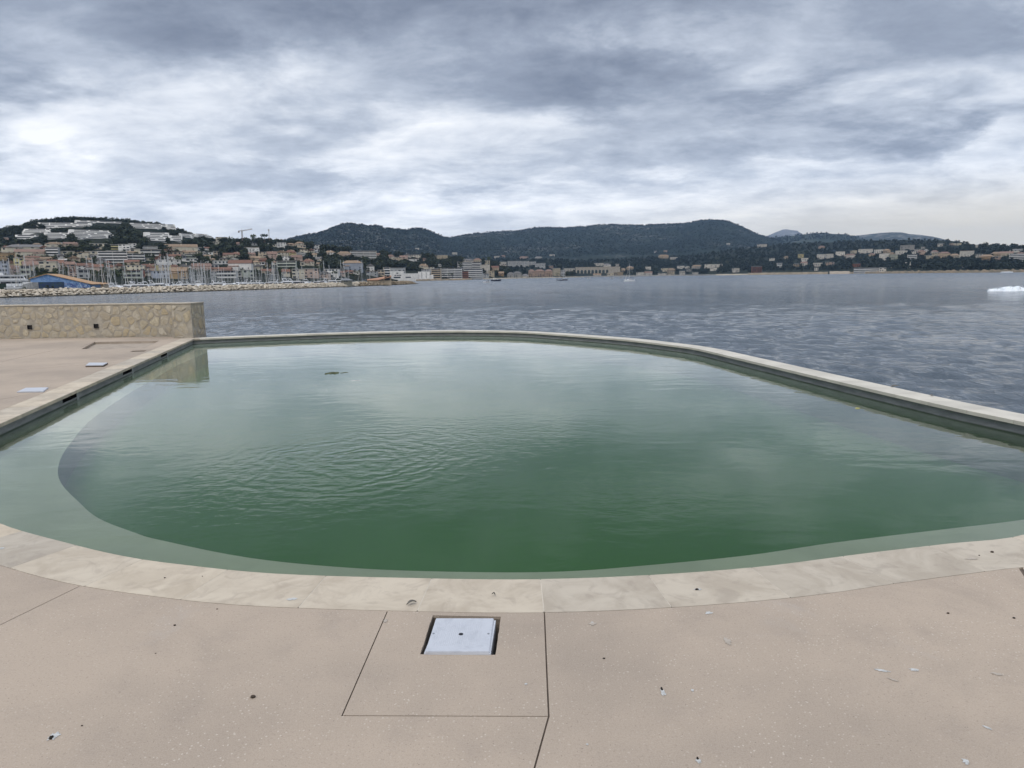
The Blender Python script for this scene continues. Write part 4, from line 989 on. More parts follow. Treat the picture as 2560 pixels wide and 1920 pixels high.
HOUSES = """
7,29,595,602,f,p,w;8,33,617,629,h,c,r;33,104,614,627,h,c,g;103,119,616,629,p,c,r;13,42,622,636,f,c,g;52,114,626,641,g,c,p;85,100,609,615,h,c,t;45,70,611,615,f,g,g;121,156,607,617,h,c,t;156,166,608,616,f,w,w;166,191,607,617,g,t,p;191,200,608,614,f,w,w;
120,143,622,639,b,g,w;145,196,629,636,f,c,w;219,263,629,636,f,c,w;197,219,633,646,f,c,t;144,165,637,645,p,w,g;0,33,636,654,f,o,t;62,101,641,650,h,c,r;58,84,648,660,g,w,p;86,105,649,657,p,t,p;108,133,644,653,g,c,t;175,197,642,655,p,t,t;143,163,648,656,g,p,w;
68,106,657,676,g,c,p;105,137,658,680,f,c,w;18,42,668,689,g,p,p;-4,17,660,691,f,b,g;57,74,669,688,b,n,g;18,39,655,669,p,c,p;168,186,657,673,g,p,p;175,197,674,690,p,p,p;198,229,660,674,g,w,r;
232,264,611,624,f,c,w;276,300,613,624,b,y,w;300,322,613,628,f,w,w;324,339,610,620,f,w,w;349,389,617,627,b,g,w;327,347,623,630,f,c,w;356,401,626,640,b,c,w;271,302,628,637,f,w,w;308,357,637,655,b,b,w;322,339,629,636,g,c,t;359,381,646,652,f,c,w;237,262,646,661,p,g,g;316,344,651,662,g,t,r;
320,357,665,678,f,c,w;314,349,678,696,b,n,r;349,361,677,693,f,r,g;290,310,660,677,p,c,r;272,296,665,676,g,c,r;238,256,663,679,g,p,r;359,385,662,678,g,p,r;364,385,676,690,p,c,g;386,425,664,679,f,y,w;386,425,679,696,f,b,g;400,448,651,665,f,w,w;389,400,641,651,p,r,r;200,222,677,696,f,g,g;
428,460,630,638,f,t,r;462,487,627,636,g,t,t;424,449,637,649,g,w,r;449,463,637,646,p,b,g;464,488,636,646,b,n,w;456,472,647,654,f,w,w;477,492,647,654,f,w,w;487,500,629,637,f,c,t;503,515,630,637,p,w,w;490,503,619,625,f,g,w;508,524,618,626,g,w,r;470,480,613,619,p,w,g;
536,550,629,641,f,t,w;559,582,633,644,g,c,r;582,604,631,643,h,c,r;521,532,631,637,f,w,w;549,566,644,653,p,c,g;576,594,645,653,p,w,w;538,571,652,661,f,w,w;527,538,646,653,h,t,t;450,470,661,677,p,c,g;472,486,661,671,p,w,g;486,526,660,678,g,p,p;527,545,661,671,f,g,g;528,574,669,680,g,p,r;425,444,663,675,h,p,r;
430,464,671,697,g,o,t;400,419,666,691,f,t,r;527,544,680,692,f,g,g;546,589,678,695,b,g,p;585,605,683,692,f,w,w;528,551,605,611,f,c,w;588,603,606,614,h,p,p;657,674,599,607,h,p,p;702,707,598,603,f,w,w;615,647,619,633,f,w,t;625,647,608,614,f,g,g;668,673,608,613,f,w,w;683,695,611,617,f,c,w;
695,715,607,620,f,w,w;718,738,608,615,h,t,t;739,759,605,614,h,c,t;744,763,613,620,f,t,w;783,803,613,622,f,w,w;617,638,632,643,g,c,p;648,666,631,649,f,t,g;621,648,641,650,g,t,t;670,692,630,649,g,p,p;687,719,627,640,p,c,t;742,769,632,640,b,g,w;730,755,638,652,g,p,p;703,728,641,651,f,w,w;646,662,655,663,f,w,w;
649,665,646,656,g,r,r;630,647,652,663,h,c,t;636,656,661,675,p,c,g;696,739,654,675,b,n,w;761,786,648,664,h,c,r;751,761,656,665,f,c,w;745,768,624,633,f,c,t;655,683,673,685,g,t,r;707,725,674,692,g,c,r;732,761,674,697,f,c,w;761,796,673,695,f,p,w;609,634,676,694,f,n,w;
800,826,677,697,p,p,g;812,846,673,687,f,w,w;834,846,679,694,f,w,w;848,862,678,691,g,p,r;865,883,676,684,g,p,r;917,935,660,678,p,w,g;813,838,627,639,h,w,t;843,878,629,643,h,p,t;919,944,643,647,f,w,w;939,950,633,640,g,p,p;968,986,637,649,h,c,p;983,1004,643,651,f,t,w;1000,1019,639,649,g,p,p;
945,961,675,689,f,t,w;960,975,669,688,b,c,w;975,1014,670,683,f,g,w;917,943,678,690,f,g,t;882,898,677,686,p,w,w;1012,1028,634,643,p,w,g;1028,1053,637,644,f,w,w;1016,1047,647,653,f,w,p;1054,1066,645,653,p,p,p;1087,1119,638,649,f,c,w;1038,1047,620,626,f,w,w;1047,1070,660,671,h,c,t;1070,1085,668,675,f,c,w;
1054,1079,673,682,f,g,w;1079,1102,672,697,b,t,w;1155,1171,677,696,b,r,w;1160,1206,673,696,b,g,w;1156,1184,647,656,h,w,g;1183,1203,646,656,h,c,p;1201,1225,662,682,f,w,w;1212,1225,651,663,f,c,w;1229,1248,665,680,g,t,r;1222,1236,677,692,f,c,p;1245,1259,679,690,g,o,t;1203,1223,684,696,f,g,w;
1092,1103,660,666,p,w,w;1130,1142,631,637,f,w,w;1236,1250,640,646,f,w,w;1252,1264,638,644,h,p,p;1249,1266,655,667,f,w,w;1321,1338,654,664,b,w,w;1338,1363,658,670,b,w,w;1371,1382,664,671,f,p,w;1383,1401,671,690,f,c,w;1402,1413,675,689,b,w,w;1410,1437,671,679,f,w,w;1268,1284,681,696,h,g,g;1284,1304,679,695,h,g,g;1306,1322,685,695,h,w,g;
1483,1502,684,691,g,w,t;1517,1534,682,692,f,c,w;1534,1558,680,691,f,t,w;1486,1510,658,665,f,w,w;1510,1527,659,668,h,w,g;1538,1547,660,666,f,w,w;1548,1565,671,678,h,t,t;1338,1355,641,646,h,w,g;1299,1321,641,647,h,p,p;1374,1386,636,641,f,w,w;
1567,1584,666,675,h,t,t;1614,1627,667,674,f,w,w;1612,1630,679,689,g,w,p;1591,1610,681,691,f,w,w;1645,1665,683,690,f,w,w;1654,1670,671,679,f,c,w;1670,1688,671,679,h,t,t;1670,1686,679,688,f,c,w;1693,1709,665,672,f,w,w;1712,1723,666,671,f,w,w;1730,1754,663,673,h,g,t;1776,1792,670,677,f,w,w;1700,1712,678,689,f,w,w;
1730,1744,681,688,f,w,w;1715,1728,673,679,f,g,w;1832,1848,671,681,f,w,w;1647,1671,637,646,h,t,t;1675,1692,643,649,f,w,w;1660,1668,626,631,f,p,w;1636,1643,627,632,h,w,g;1816,1824,608,613,f,w,w;
1894,1916,611,618,f,w,t;1924,1936,646,652,f,w,w;1943,1954,658,668,b,w,w;1985,2000,660,667,f,t,w;2003,2017,655,665,g,w,p;2004,2019,646,654,f,w,w;1996,2008,636,646,f,y,w;2034,2053,658,667,f,w,w;2037,2045,670,677,f,w,w;1960,1970,641,648,h,c,t;2043,2063,637,648,f,w,w;2066,2082,636,647,f,w,w;2091,2110,630,640,f,w,w;
2113,2136,636,647,h,w,p;2128,2141,627,635,f,c,w;2149,2178,624,634,f,w,w;2174,2188,634,640,h,t,p;2187,2205,625,633,f,w,w;2048,2061,615,621,h,p,p;2065,2082,656,663,f,p,w;2133,2149,660,668,f,r,g;2200,2220,636,651,f,w,w;2210,2224,624,634,h,t,t;2226,2242,638,649,f,n,w;2223,2234,632,638,h,t,t;2241,2263,628,637,f,w,w;
2254,2281,615,626,f,g,w;2271,2289,638,648,b,w,w;2280,2291,629,635,f,w,w;2289,2301,624,630,f,w,w;2296,2312,627,638,h,p,p;2312,2320,624,631,p,w,w;2304,2311,618,623,f,w,w;2329,2343,627,634,h,w,p;2332,2346,633,642,f,c,w;2346,2358,610,616,f,w,w;2349,2371,632,646,h,t,p;2376,2395,636,645,h,c,t;2403,2428,630,646,f,w,p;
2439,2452,637,645,f,w,w;2452,2477,639,651,h,o,t;2482,2499,632,642,h,t,t;2503,2527,631,641,g,c,p;2485,2506,643,651,f,p,w;2529,2558,638,654,b,w,w;2542,2560,633,640,h,p,p;2530,2558,624,631,h,w,g;2372,2386,609,613,f,p,w;2387,2400,609,614,f,c,w;2314,2332,640,647,f,c,w;2438,2444,613,619,f,w,w
"""
for ln in HOUSES.replace('\n', '').split(';'):
    a = ln.split(','); house(*[float(x) for x in a[:4]], *a[4:7])
FILL = random.Random(31)
k = 0
for _ in range(3000):
    if k >= 34: break
    x = FILL.uniform(0, 800); y = FILL.uniform(632, 668) + 10 * (x < 420); w_ = FILL.uniform(11, 19); h_ = FILL.uniform(7, 11)
    if any(x - w_ / 2 < b[1] + 1 and x + w_ / 2 > b[0] - 1 and y - h_ < b[3] and y > b[2] - 1 for b in HB): continue
    house(x - w_ / 2, x + w_ / 2, y - h_, y, FILL.choice('gghpf'), FILL.choice('wwccctp'), FILL.choice('rrtpg')); k += 1
# landmarks with labels of their own
house(40, 58, 650, 670, 'f', 'y', 'w', 'tall yellow house with two dark windows above the big yacht')
house(126, 155, 653, 672, 'g', 't', 'r', 'broad house under a huge plain terracotta roof behind the mural shed')
house(256, 311, 633, 657, 'b', 'w', 'w', 'wide white balcony block with four rows of balconies behind the masts')
house(414, 487, 612, 628, 'g', 'c', 't', 'long cream building with tan roof stretched across the upper left slope')
house(574, 626, 652, 678, 'g', 'w', 'r', 'large white dormered block with red roof at the harbour')
house(716, 740, 626, 640, 'h', 'y', 'r', 'yellow villa with bright orange roof on the left slope')
house(543, 568, 594, 607, 'f', 'c', 'w', 'cream tower villa high under the left hill skyline')
house(856, 906, 652, 677, 'h', 'b', 't', 'blue-grey balconied block under a tan hip roof behind the breakwater')
house(878, 940, 628, 645, 'b', 'c', 'w', 'long cream hilltop hotel with window rows above the marina')
house(1102, 1155, 671, 697, 'b', 'w', 'w', 'striped white seafront block with five balcony rows')
house(1144, 1179, 655, 675, 'b', 'b', 'w', 'stepped white and blue balcony block above the striped seafront block')
house(1180, 1202, 656, 675, 'b', 'b', 'p', 'blue-grey balcony block with rosy roof beside the stepped block')
house(1763, 1804, 661, 669, 'f', 'w', 'w', 'long low white modern villa on the shore slope right of the sloop')
house(1881, 1903, 667, 682, 'b', 'r', 'w', 'russet three-storey shore house standing alone at the wood edge')
house(2141, 2198, 671, 683, 'b', 'g', 'w', 'long low beach club with white roof on the right shore', 'beach_club')
house(2200, 2213, 671, 683, 'f', 'w', 'w', 'white cabin attached to the right end of the beach club')
for a, b, lab in ((1322, 1337, 'left'), (1337, 1361, 'middle'), (1362, 1381, 'right')):
    house(a, b, 674, 692, 'h', 'p', 'p', f'{lab} one of three pink seafront houses left of the viaduct')
# white flats with roof boxes
for a, b, lab in ((1270, 1301, 'left white block of flats with boxes on its roof above the bay'), (1302, 1321, 'right white block of flats with boxes on its roof above the bay')):
    o = house(a, b, 653, 667, 'b', 'w', 'w', lab)
    for k in range(3):
        w_ = (b - a) * .9; x = (-.36 + .33 * k) * w_; MB().box(x - 1.6, x + 1.6, 2, 6, 11.6, 14.2).build('roof_box', M_W['w'], o)
# seafront hall: stepped white boxes
Dh = 960.; f_ = PD(1029, 697.5, Dh); o = empty('seafront_hall', f_, -azel(1029, 697)[0]); tag(o, 'large white windowless seafront hall of stepped boxes at the end of the breakwater', 'hall', ZONE_N(1029))
k_ = Dh / F * .97
for a, b, h_, dy in ((-53, -19, 20, 0), (-19, 17, 14, -1.), (17, 46, 18, .6), (46, 55, 10, 1.)):
    MB().box(a * k_ + .01, b * k_ - .01, dy, 16, -3, h_ * k_).build('hall_wing', M_W['w'], o)
for x, y, w_, h_ in ((-40, 9.6, 2.6, 1.1), (-34, 9.6, 2.6, 1.1), (-28, 9.6, 2.6, 1.1), (-35, 15, 2.4, 1.4), (-36, 4.4, 9, 1.8), (-8, 4.2, 7, 1.4), (26, 8, .5, 8), (37, 8, .5, 8)):
    q = link('window', WIN, None, o, (x * k_, (-1. if -19 < x < 17 else .6 if x > 17 else 0) - .003, max(.3, y * k_ - h_ / 2))); q.scale = (w_, 1, h_)
HB.append((976, 1082, 677, 698, Dh))
# terraced white blocks stepping up the left hill: (left x, right x, top y and bottom y at the left end, storeys, slope, x growth to the foot on each side)
TB = [(103, 160, 550, 557, 2, 0, 0, 0, 'upper left pale terrace block under the skyline pines'), (95, 229, 557, 568, 3, .012, 4, 0, 'wide pale terrace block in the upper left row'), (190, 325, 551, 558.5, 2, .036, 0, 0, 'long thin pale terrace row just under the hilltop'),
      (325, 418, 557.5, 573, 5, .036, 0, 3, 'pale terrace block at the right end of the hilltop row'), (417, 437, 561, 570, 3, .03, 0, 3, 'short stepped end of the hilltop terrace row'), (60, 127, 573, 583, 3, .004, 5, 0, 'small pale terrace block in the left middle row'),
      (38, 110, 588, 597, 2, .004, 6, 0, 'low white terrace row at the lower left of the blocks'), (110, 178, 581.5, 598, 5, .008, 3, 0, 'white terrace block joining the lower left row'), (175, 272, 574, 598, 7, .03, 0, 24, 'largest white terrace block with a slanting right edge'),
      (363, 423, 580.7, 605, 6, .027, -2, 0, 'bright white terrace block standing alone on the right slope'), (423, 456, 589, 605.5, 4, .02, 0, 0, 'lower white terrace block attached to the bright one'), (448, 489, 583, 596, 4, .05, 0, 3, 'white terrace block right of the bright pair'), (489, 519, 584, 590, 3, .055, 0, 11, 'last short white terrace block at the right, stepping down')]
M_ter = mat('white terrace concrete', (.78, .765, .73), .9, .12, .2, obj_var=.05)
for xl, xr, yt, yb, n, slp, gl, gr, lab in TB:
    Dm, L = ground((xl + xr) / 2, yb + slp * (xr - xl) / 2 - 1); Dm = Dm or 1250.
    c_ = PD((xl + xr) / 2, yb, Dm); o = empty('terraced_apartment_block', c_); tag(o, lab, 'apartment block', 'terraced white blocks on the left hill')
    dy = (yb - yt) / n; rd = random.Random(int(xl))
    for k in range(n):
        D0 = Dm + 3.2 * k; yk = yb - dy * k; f_ = k / max(1, n - 1)
        a = xl - gl * (1 - f_); b = xr + gr * (1 - f_)
        pl = PD(a, yk, D0 - (slp + .014) * 0); ez = azel(b, yk + slp * (b - a))
        Dr = (pl.z - CAMZ) / ez[1]; pr2 = PD(b, yk + slp * (b - a), Dr)
        h_ = dy * Dm / F * 1.02; X_ = (pr2 - pl); ln = X_.length; ux = X_.normalized(); uy = Vector((-ux.y, ux.x, 0))
        def bx(s0, s1, y0, y1, z0, z1, nm, m_, par=None):
            mb = MB().box(s0, s1, y0, y1, z0, z1)
            mb.V = [tuple(pl - c_ + ux * v_[0] + uy * v_[1] + Vector((0, 0, v_[2]))) for v_ in mb.V]
            return mb.build(nm, m_, par or o)
        st = bx(0, ln, 0, 9, -(2.5 if k == 0 else .6), h_ * .98, 'storey', M_ter)
        s_ = rd.uniform(1, 6)
        while s_ < ln - 4:
            L_ = rd.uniform(8, 26); e_ = min(s_ + L_, ln - 1.5)
            bx(s_, e_, -.10, -.004, h_ * .46, h_ * .86, 'window_band', M_win, st); s_ = e_ + rd.uniform(.8, 4.5)
    HB.append((xl - gl, xr + gr, yt, yb + slp * (xr - xl), -Dm))
# viaduct
Dv = 1880.; A_, B_ = PD(1439, 691, Dv), PD(1540, 689.5, Dv); X_ = B_ - A_; ln = X_.length; rz = math.atan2(X_.y, X_.x); vz = A_.z
k_ = Dv / F; o = empty('viaduct', A_, rz); tag(o, 'pale stone viaduct with nine round arches behind the bay', 'viaduct'); HB.append((1439, 1540, 669, 691, Dv))
top = 21.5 * k_; spring = 12.2 * k_; M_via = mat('pale viaduct stone', (.42, .37, .30), .9, .3, .3)
mb = MB(); cx = [(1445.5 + 9.05 * i - 1439) / 101 * ln for i in range(9)]; r_ = 3.1 * k_; dep = 5.
edges = [0.] + [x for c_ in cx for x in (c_ - r_, c_ + r_)] + [ln * 1.10]
for i in range(0, len(edges), 2): mb.box(edges[i], edges[i + 1], 0, dep, -6, top)
for c_ in cx:
    n = 10; V = []
    for i in range(n + 1):
        an = math.pi * i / n; x = c_ - r_ * math.cos(an); z = spring + r_ * math.sin(an)
        V += [(x, 0, z), (x, 0, top), (x, dep, z), (x, dep, top)]
    Fc = []
    for i in range(n): q = 4 * i; Fc += [(q, q + 4, q + 5, q + 1), (q + 2, q + 3, q + 7, q + 6), (q, q + 2, q + 6, q + 4), (q + 1, q + 5, q + 7, q + 3)]
    mb.add(V, Fc)
mb.build('arcade', M_via, o); MB().box(-.5, ln * 1.10 + .5, -.5, dep + .5, top + .01, top + .9).build('parapet', M_via, o)
# tower crane, mast, monument
Dc = 1180.; p = PD(607, 612, Dc); k_ = Dc / F; o = empty('tower_crane', p, .1); tag(o, 'slim tower crane rising above the skyline of the left hill', 'crane')
M_cr = mat('weathered crane steel', (.26, .20, .17), .6, .2, 2)
def lattice(a, b, wd, r_, name, par, n=9):
    a, b = Vector(a), Vector(b); mb = MB(); d = (b - a); s_ = d.cross(Vector((0, 1, 0))).normalized() * wd / 2 if abs(d.normalized().y) < .9 else Vector((1, 0, 0)) * wd / 2; u_ = d.cross(s_).normalized() * wd / 2
    C = [s_ + u_, s_ - u_, -s_ - u_, -s_ + u_]
    for c_ in C: mb.tube(a + c_, b + c_, r_, n=4)
    for i in range(n):
        for j in range(4): mb.tube(a + d * (i / n) + C[j], a + d * ((i + 1) / n) + C[(j + 1) % 4], r_ * .7, n=4)
    return mb.build(name, M_cr, par)
hm = 31.5 * k_; lattice((0, 0, -2), (0, 0, hm), 1.5, .16, 'mast', o, 14); lattice((0, 0, hm), (15.5, 0, hm + 2.6), 1.2, .13, 'jib', o, 10); lattice((0, 0, hm), (-5., 0, hm - .3), 1.1, .13, 'counter_jib', o, 4)
MB().box(-5.6, -3.6, -.8, .8, hm - 2.6, hm - .4).build('counterweight', M_cr, o); MB().box(-.9, .9, -1.6, .3, hm - 1.6, hm + .6).build('cab', mat('pale cab', (.45, .44, .42), .5), o)
mb = MB().tube((0, 0, hm + .5), (0, 0, hm + 3.4), .25, .1); mb.build('tower_peak', M_cr, o)
Dm_ = 1190.; p = PD(673.5, 606, Dm_); k_ = Dm_ / F; o = empty('radio_mast', p); tag(o, 'thin lattice radio mast on the left hill skyline', 'mast')
mb = MB(); hm = 30 * k_
for x, y in ((.5, .3), (-.5, .3), (0, -.6)): mb.tube((x, y, -1), (x * .6, y * .6, hm), .13, n=4)
for i in range(12): mb.tube((.5, .3, hm * i / 12), (-.5, .3, hm * (i + 1) / 12), .08, n=4)
mb.build('lattice_shaft', M_cr, o)
for k in range(3):
    an = k * 2.1; MB().box(-.25 + .9 * math.cos(an), .25 + .9 * math.cos(an), -.2 + .9 * math.sin(an), .2 + .9 * math.sin(an), hm - 2.6, hm - .2).build('antenna_panel', mat('antenna plastic', (.5, .5, .5), .5), o)
D_, _ = ground(2275, 669); D_ = D_ or 1500; p = PD(2275, 669, D_); k_ = D_ / F; o = empty('monument', p); tag(o, 'pale monument with a standing figure on a stepped base on the right headland', 'monument')
M_mo = mat('pale monument stone', (.50, .47, .40), .9, .2, .6)
MB().box(-3.2 * k_, 3.6 * k_, -2, 2, -2, 2.4 * k_, tx=1).build('base', M_mo, o); MB().box(-1.4 * k_, 1.2 * k_, -1, 1, 2.41 * k_, 8. * k_, tx=.3, ty=.3).build('plinth', M_mo, o)
mb = MB(); mb.tube((0, 0, 8. * k_ + .02), (0, 0, 11 * k_), .75, .45, 8); mb.tube((0, 0, 11 * k_), (0, 0, 12.6 * k_), .5, .4, 8); mb.build('figure', M_mo, o)

# ================================================================== coast strips
def ribbon(name, pts, m, z0, z1, dep, seed=0, amp=0., n=80):
    """low bank along the waterline; pts = (px, distance)"""
    xs = np.array([p[0] for p in pts], float); ds = np.array([p[1] for p in pts], float); px = np.linspace(xs[0], xs[-1], n); D_ = np.interp(px, xs, ds)
    az = np.array([azel(x, HY(x))[0] for x in px]); rows = []
    nz = fbm2(px * .35, px * .0, seed, 4) * amp; prof = [(-3.2, SEA - .8), (-1.2, SEA + .25 * (z1 - SEA)), (0, z1 * 1.), (dep * .5, z1 + .25), (dep, z1 + .1)]
    for dd, z in prof: rows.append((D_ + dd + nz * .6, np.full(n, z) + (nz * .35 if z > SEA else 0)))
    Dm = np.stack([r_[0] for r_ in rows]); Zm = np.stack([r_[1] for r_ in rows]); return tag(link(name, grid_mesh(name, Dm * np.sin(az), Dm * np.cos(az), Zm, False), m), kind='structure')
M_sand = mat('pale sand', (.42, .37, .29), .95, .25, .15); M_cliff = mat('tan cliff rock', (.30, .23, .155), .95, .5, .12, bump=.5, bscale=.5, col2=(.17, .15, .11)); M_swall = mat('grey sea wall', (.22, .215, .20), .95, .4, .1)
ribbon('beach', [(1200, 1250), (1290, 1380), (1380, 1560), (1460, 1735)], M_sand, 0, -1.0, 16, 1, .6)
ribbon('sea_wall_strip', [(1460, 1735), (1560, 1755), (1700, 1770), (1800, 1740)], M_swall, 0, -.1, 8, 2, .4)
ribbon('shingle_bank', [(1790, 1738), (1850, 1718), (1870, 1705)], M_sand, 0, .2, 9, 3, .6)
ribbon('beach_wall', [(1870, 1700), (1950, 1655), (2070, 1580)], mat('ochre beach wall', (.34, .28, .20), .95, .35, .08), 0, 1.8, 8, 4, .5)
ribbon('sand_cove', [(2074, 1585), (2124, 1560)], mat('smooth sand slope', (.44, .37, .29), .95, .12, .05), 0, 2.6, 14, 5, .9)
ribbon('rocky_shore', [(2124, 1556), (2240, 1465), (2350, 1385), (2460, 1310), (2560, 1240), (2800, 1160)], M_cliff, 0, 1.2, 11, 6, 3.4, 260)
ribbon('town_quay', [(-400, 552), (0, 592), (500, 632), (800, 712), (940, 880)], M_swall, 0, -1.3, 10, 7, .2)
ribbon('outer_mole', [(1040, 905), (1090, 960), (1180, 1040)], M_cliff, 0, -.6, 8, 8, 1., 120)
# rock and path patches on the right headland slope
M_path = mat('pale path gravel', (.36, .33, .28), .95, .3, .1)
for i, pts in enumerate([[(2225, 671), (2245, 668), (2260, 665)], [(2258, 657), (2268, 659)], [(2283, 668), (2297, 668.5)], [(2372, 663), (2385, 659), (2402, 659)], [(2410, 663), (2422, 658), (2432, 656)], [(2440, 661), (2458, 661)], [(2470, 657), (2480, 660), (2500, 658.5)], [(2403, 668), (2410, 672)], [(2330, 664), (2338, 659)], [(2540, 668), (2560, 672)], [(2390, 650), (2412, 649)]]):
    V = []
    for x, y in pts:
        for q in (y - .9, y + .9):
            d_, _ = ground(x, q, [L3])
            if d_ is None: d_ = 1500
            p = PD(x, q, d_); V.append((p.x, p.y, p.z + 1.2))
    tag(link('path', mesh('path', V, [(2 * k, 2 * k + 1, 2 * k + 3, 2 * k + 2) for k in range(len(pts) - 1)]), M_path), kind='structure')

# ================================================================== breakwater
BW = [(-420, 235), (-200, 243), (0, 251), (117, 258), (233, 268), (430, 290), (579, 308), (760, 340), (919, 394), (1020, 453), (1047, 486)]
bx_ = np.array([b[0] for b in BW], float); bd_ = np.array([b[1] for b in BW], float)
bpt = [Vector(((lambda a: d * math.sin(a))(azel(x, HY(x))[0]), (lambda a: d * math.cos(a))(azel(x, HY(x))[0]))) for x, d in BW]
bwl = catmull(bpt, 8)
def bw_normal(i):
    a, b = bwl[max(0, i - 1)], bwl[min(len(bwl) - 1, i + 1)]; d = (b - a).normalized(); return Vector((-d.y, d.x))
CREST = -.55
M_core = mat('breakwater rubble core', (.16, .14, .11), .95, .5, .5, bump=.3, bscale=1.5)
mb = MB(); prof = [(-1.5, SEA - 1.5), (1.0, SEA + .35), (3.6, CREST - .55), (6.0, CREST - .45), (10, CREST - .5), (14, SEA - 1)]
for i, p in enumerate(bwl):
    n = bw_normal(i); f_ = 1. if i < len(bwl) - 3 else (.75, .5, .25)[i - len(bwl) + 3]
    for w_, z in prof: q = p + n * w_; mb.V.append((q.x, q.y, SEA - 1.5 + (z - SEA + 1.5) * f_))
K_ = len(prof)
for i in range(len(bwl) - 1):
    for j in range(K_ - 1): mb.F.append((i * K_ + j, (i + 1) * K_ + j, (i + 1) * K_ + j + 1, i * K_ + j + 1)); mb.I.append(0)
tag(mb.build('breakwater_core', M_core), kind='structure')
def rock_mat(name, c1, c2, wet):
    m, t = new_mat(name); tc = t.node('ShaderNodeTexCoord').outputs['Object']; geo = t.node('ShaderNodeNewGeometry')
    r = t.m('FRACT', t.m('ADD', geo.outputs['Random Per Island'], t.node('ShaderNodeObjectInfo').outputs['Random']))
    c = t.mix(r, c1, c2); c = t.mix(t.step(t.noise(tc, 1.6, 6, .65), .4, .68), c, tuple(x * .62 for x in c2))
    z = t.node('ShaderNodeSeparateXYZ', {0: geo.outputs['Position']}).outputs[2]
    c = t.mix(t.m('SUBTRACT', 1., t.step(t.m('ADD', z, t.m('MULTIPLY', t.noise(tc, .8, 3), .5)), SEA + .35, SEA + .85)), c, wet)
    b = t.node('ShaderNodeBsdfPrincipled', {'Base Color': c, 'Roughness': .9, 'Specular IOR Level': .2})
    t.l.new(t.node('ShaderNodeBump', {'Height': t.noise(tc, 3, 6, .65), 'Distance': .12, 'Strength': .8}).outputs[0], b.inputs['Normal'])
    out(t, b.outputs[0]); return m
M_rock = rock_mat('pale quarried limestone', (.62, .555, .455), (.47, .405, .315), (.060, .052, .036)); M_rock2 = rock_mat('weathered brown limestone', (.34, .28, .20), (.24, .19, .13), (.04, .036, .028))
def rock_verts(seed, n=9):
    rd = random.Random(seed); bm = bmesh.new()
    pts = []
    for _ in range(n + 5):
        d = Vector((rd.gauss(0, 1), rd.gauss(0, 1), rd.gauss(0, 1))).normalized(); pts.append(Vector((d.x * rd.uniform(.8, 1.1) * .62, d.y * .5 * rd.uniform(.8, 1.1), d.z * .40 * rd.uniform(.8, 1.1))))
    for p in pts: bm.verts.new(p)
    bmesh.ops.convex_hull(bm, input=list(bm.verts))
    for v_ in [v_ for v_ in bm.verts if not v_.link_faces]: bm.verts.remove(v_)
    bmesh.ops.triangulate(bm, faces=bm.faces); bm.verts.index_update()
    V = [tuple(v_.co) for v_ in bm.verts]; Fc = [tuple(v_.index for v_ in f.verts) for f in bm.faces]; bm.free(); return V, Fc
ROCKS = [rock_verts(i) for i in range(16)]
RME = []
for i, (V, Fc) in enumerate(ROCKS): me = mesh('boulder', V, Fc); me.materials.append(M_rock); RME.append(me)
cum = [0.]
for a, b in zip(bwl, bwl[1:]): cum.append(cum[-1] + (b - a).length)
def bw_at(s):
    i = min(max(int(np.searchsorted(cum, s)) - 1, 0), len(bwl) - 2); f_ = (s - cum[i]) / (cum[i + 1] - cum[i]); return bwl[i].lerp(bwl[i + 1], f_), bw_normal(i), bwl[i + 1] - bwl[i]
def to_px(p):
    q = CM.transposed() @ (Vector(p) - Vector((0, 0, CAMZ))); return 1280 + F * q.x / -q.z, 960 - F * q.y / -q.z
cand = []
for row, (w_, z, nm) in enumerate(((.2, SEA + .15, 'at the waterline'), (1.35, SEA + .75, 'in the lower course'), (2.5, SEA + 1.35, 'in the upper course'), (3.9, CREST - .25, 'on the crest'), (5.4, CREST - .15, 'on the crest'))):
    s_ = 0.
    while s_ < cum[-1] - 1:
        p, n, d = bw_at(s_); q = p + n * (w_ + random.uniform(-.35, .35)); sz = random.uniform(1.05, 1.75) * (1 if s_ < cum[-1] * .8 else .8)
        edge = max(0, min(1, (cum[-1] - s_) / 14)); zq = SEA - .3 + (z + random.uniform(-.2, .2) - SEA + .3) * edge
        px, py = to_px((q.x, q.y, zq)); cand.append((math.hypot(q.x, q.y), q, zq, sz, row, nm, px, py)); s_ += sz * random.uniform(.72, .92)
vis = sorted([c_ for c_ in cand if c_[6] > -6], key=lambda c_: c_[0]); near_r, far_r = vis[:298], vis[298:] + [c_ for c_ in cand if c_[6] <= -6]
ORDC = {0: 'waterline', 1: 'lower course', 2: 'upper course', 3: 'crest', 4: 'rear crest'}
for d_, q, z, sz, row, nm, px, py in near_r:
    o = link('boulder', random.choice(RME)); o.location = (q.x, q.y, z); o.rotation_euler = (random.uniform(-.4, .4), random.uniform(-.3, .3), random.uniform(0, 6.28)); o.scale = (sz, sz, sz * random.uniform(.8, 1.1))
    auto(o, f"{'small ' if sz < 1.2 else 'large ' if sz > 1.55 else ''}pale boulder, {ORDC[row]}", 'boulder', 'boulders of the near breakwater', px, py)
def merge_rocks(sel, name, m_):
    Vs, Fs, n0 = [], [], 0
    for d_, q, z, sz, row, nm, px, py in sel:
        V, Fc = random.choice(ROCKS); M_ = Matrix.Rotation(random.uniform(0, 6.28), 3, 'Z') @ Matrix.Rotation(random.uniform(-.4, .4), 3, 'X')
        Vs += [tuple(Vector((q.x, q.y, z)) + M_ @ (Vector(v_) * sz)) for v_ in V]; Fs += [tuple(k + n0 for k in f) for f in Fc]; n0 += len(V)
    return tag(link(name, mesh(name, Vs, Fs), m_), kind='stuff')
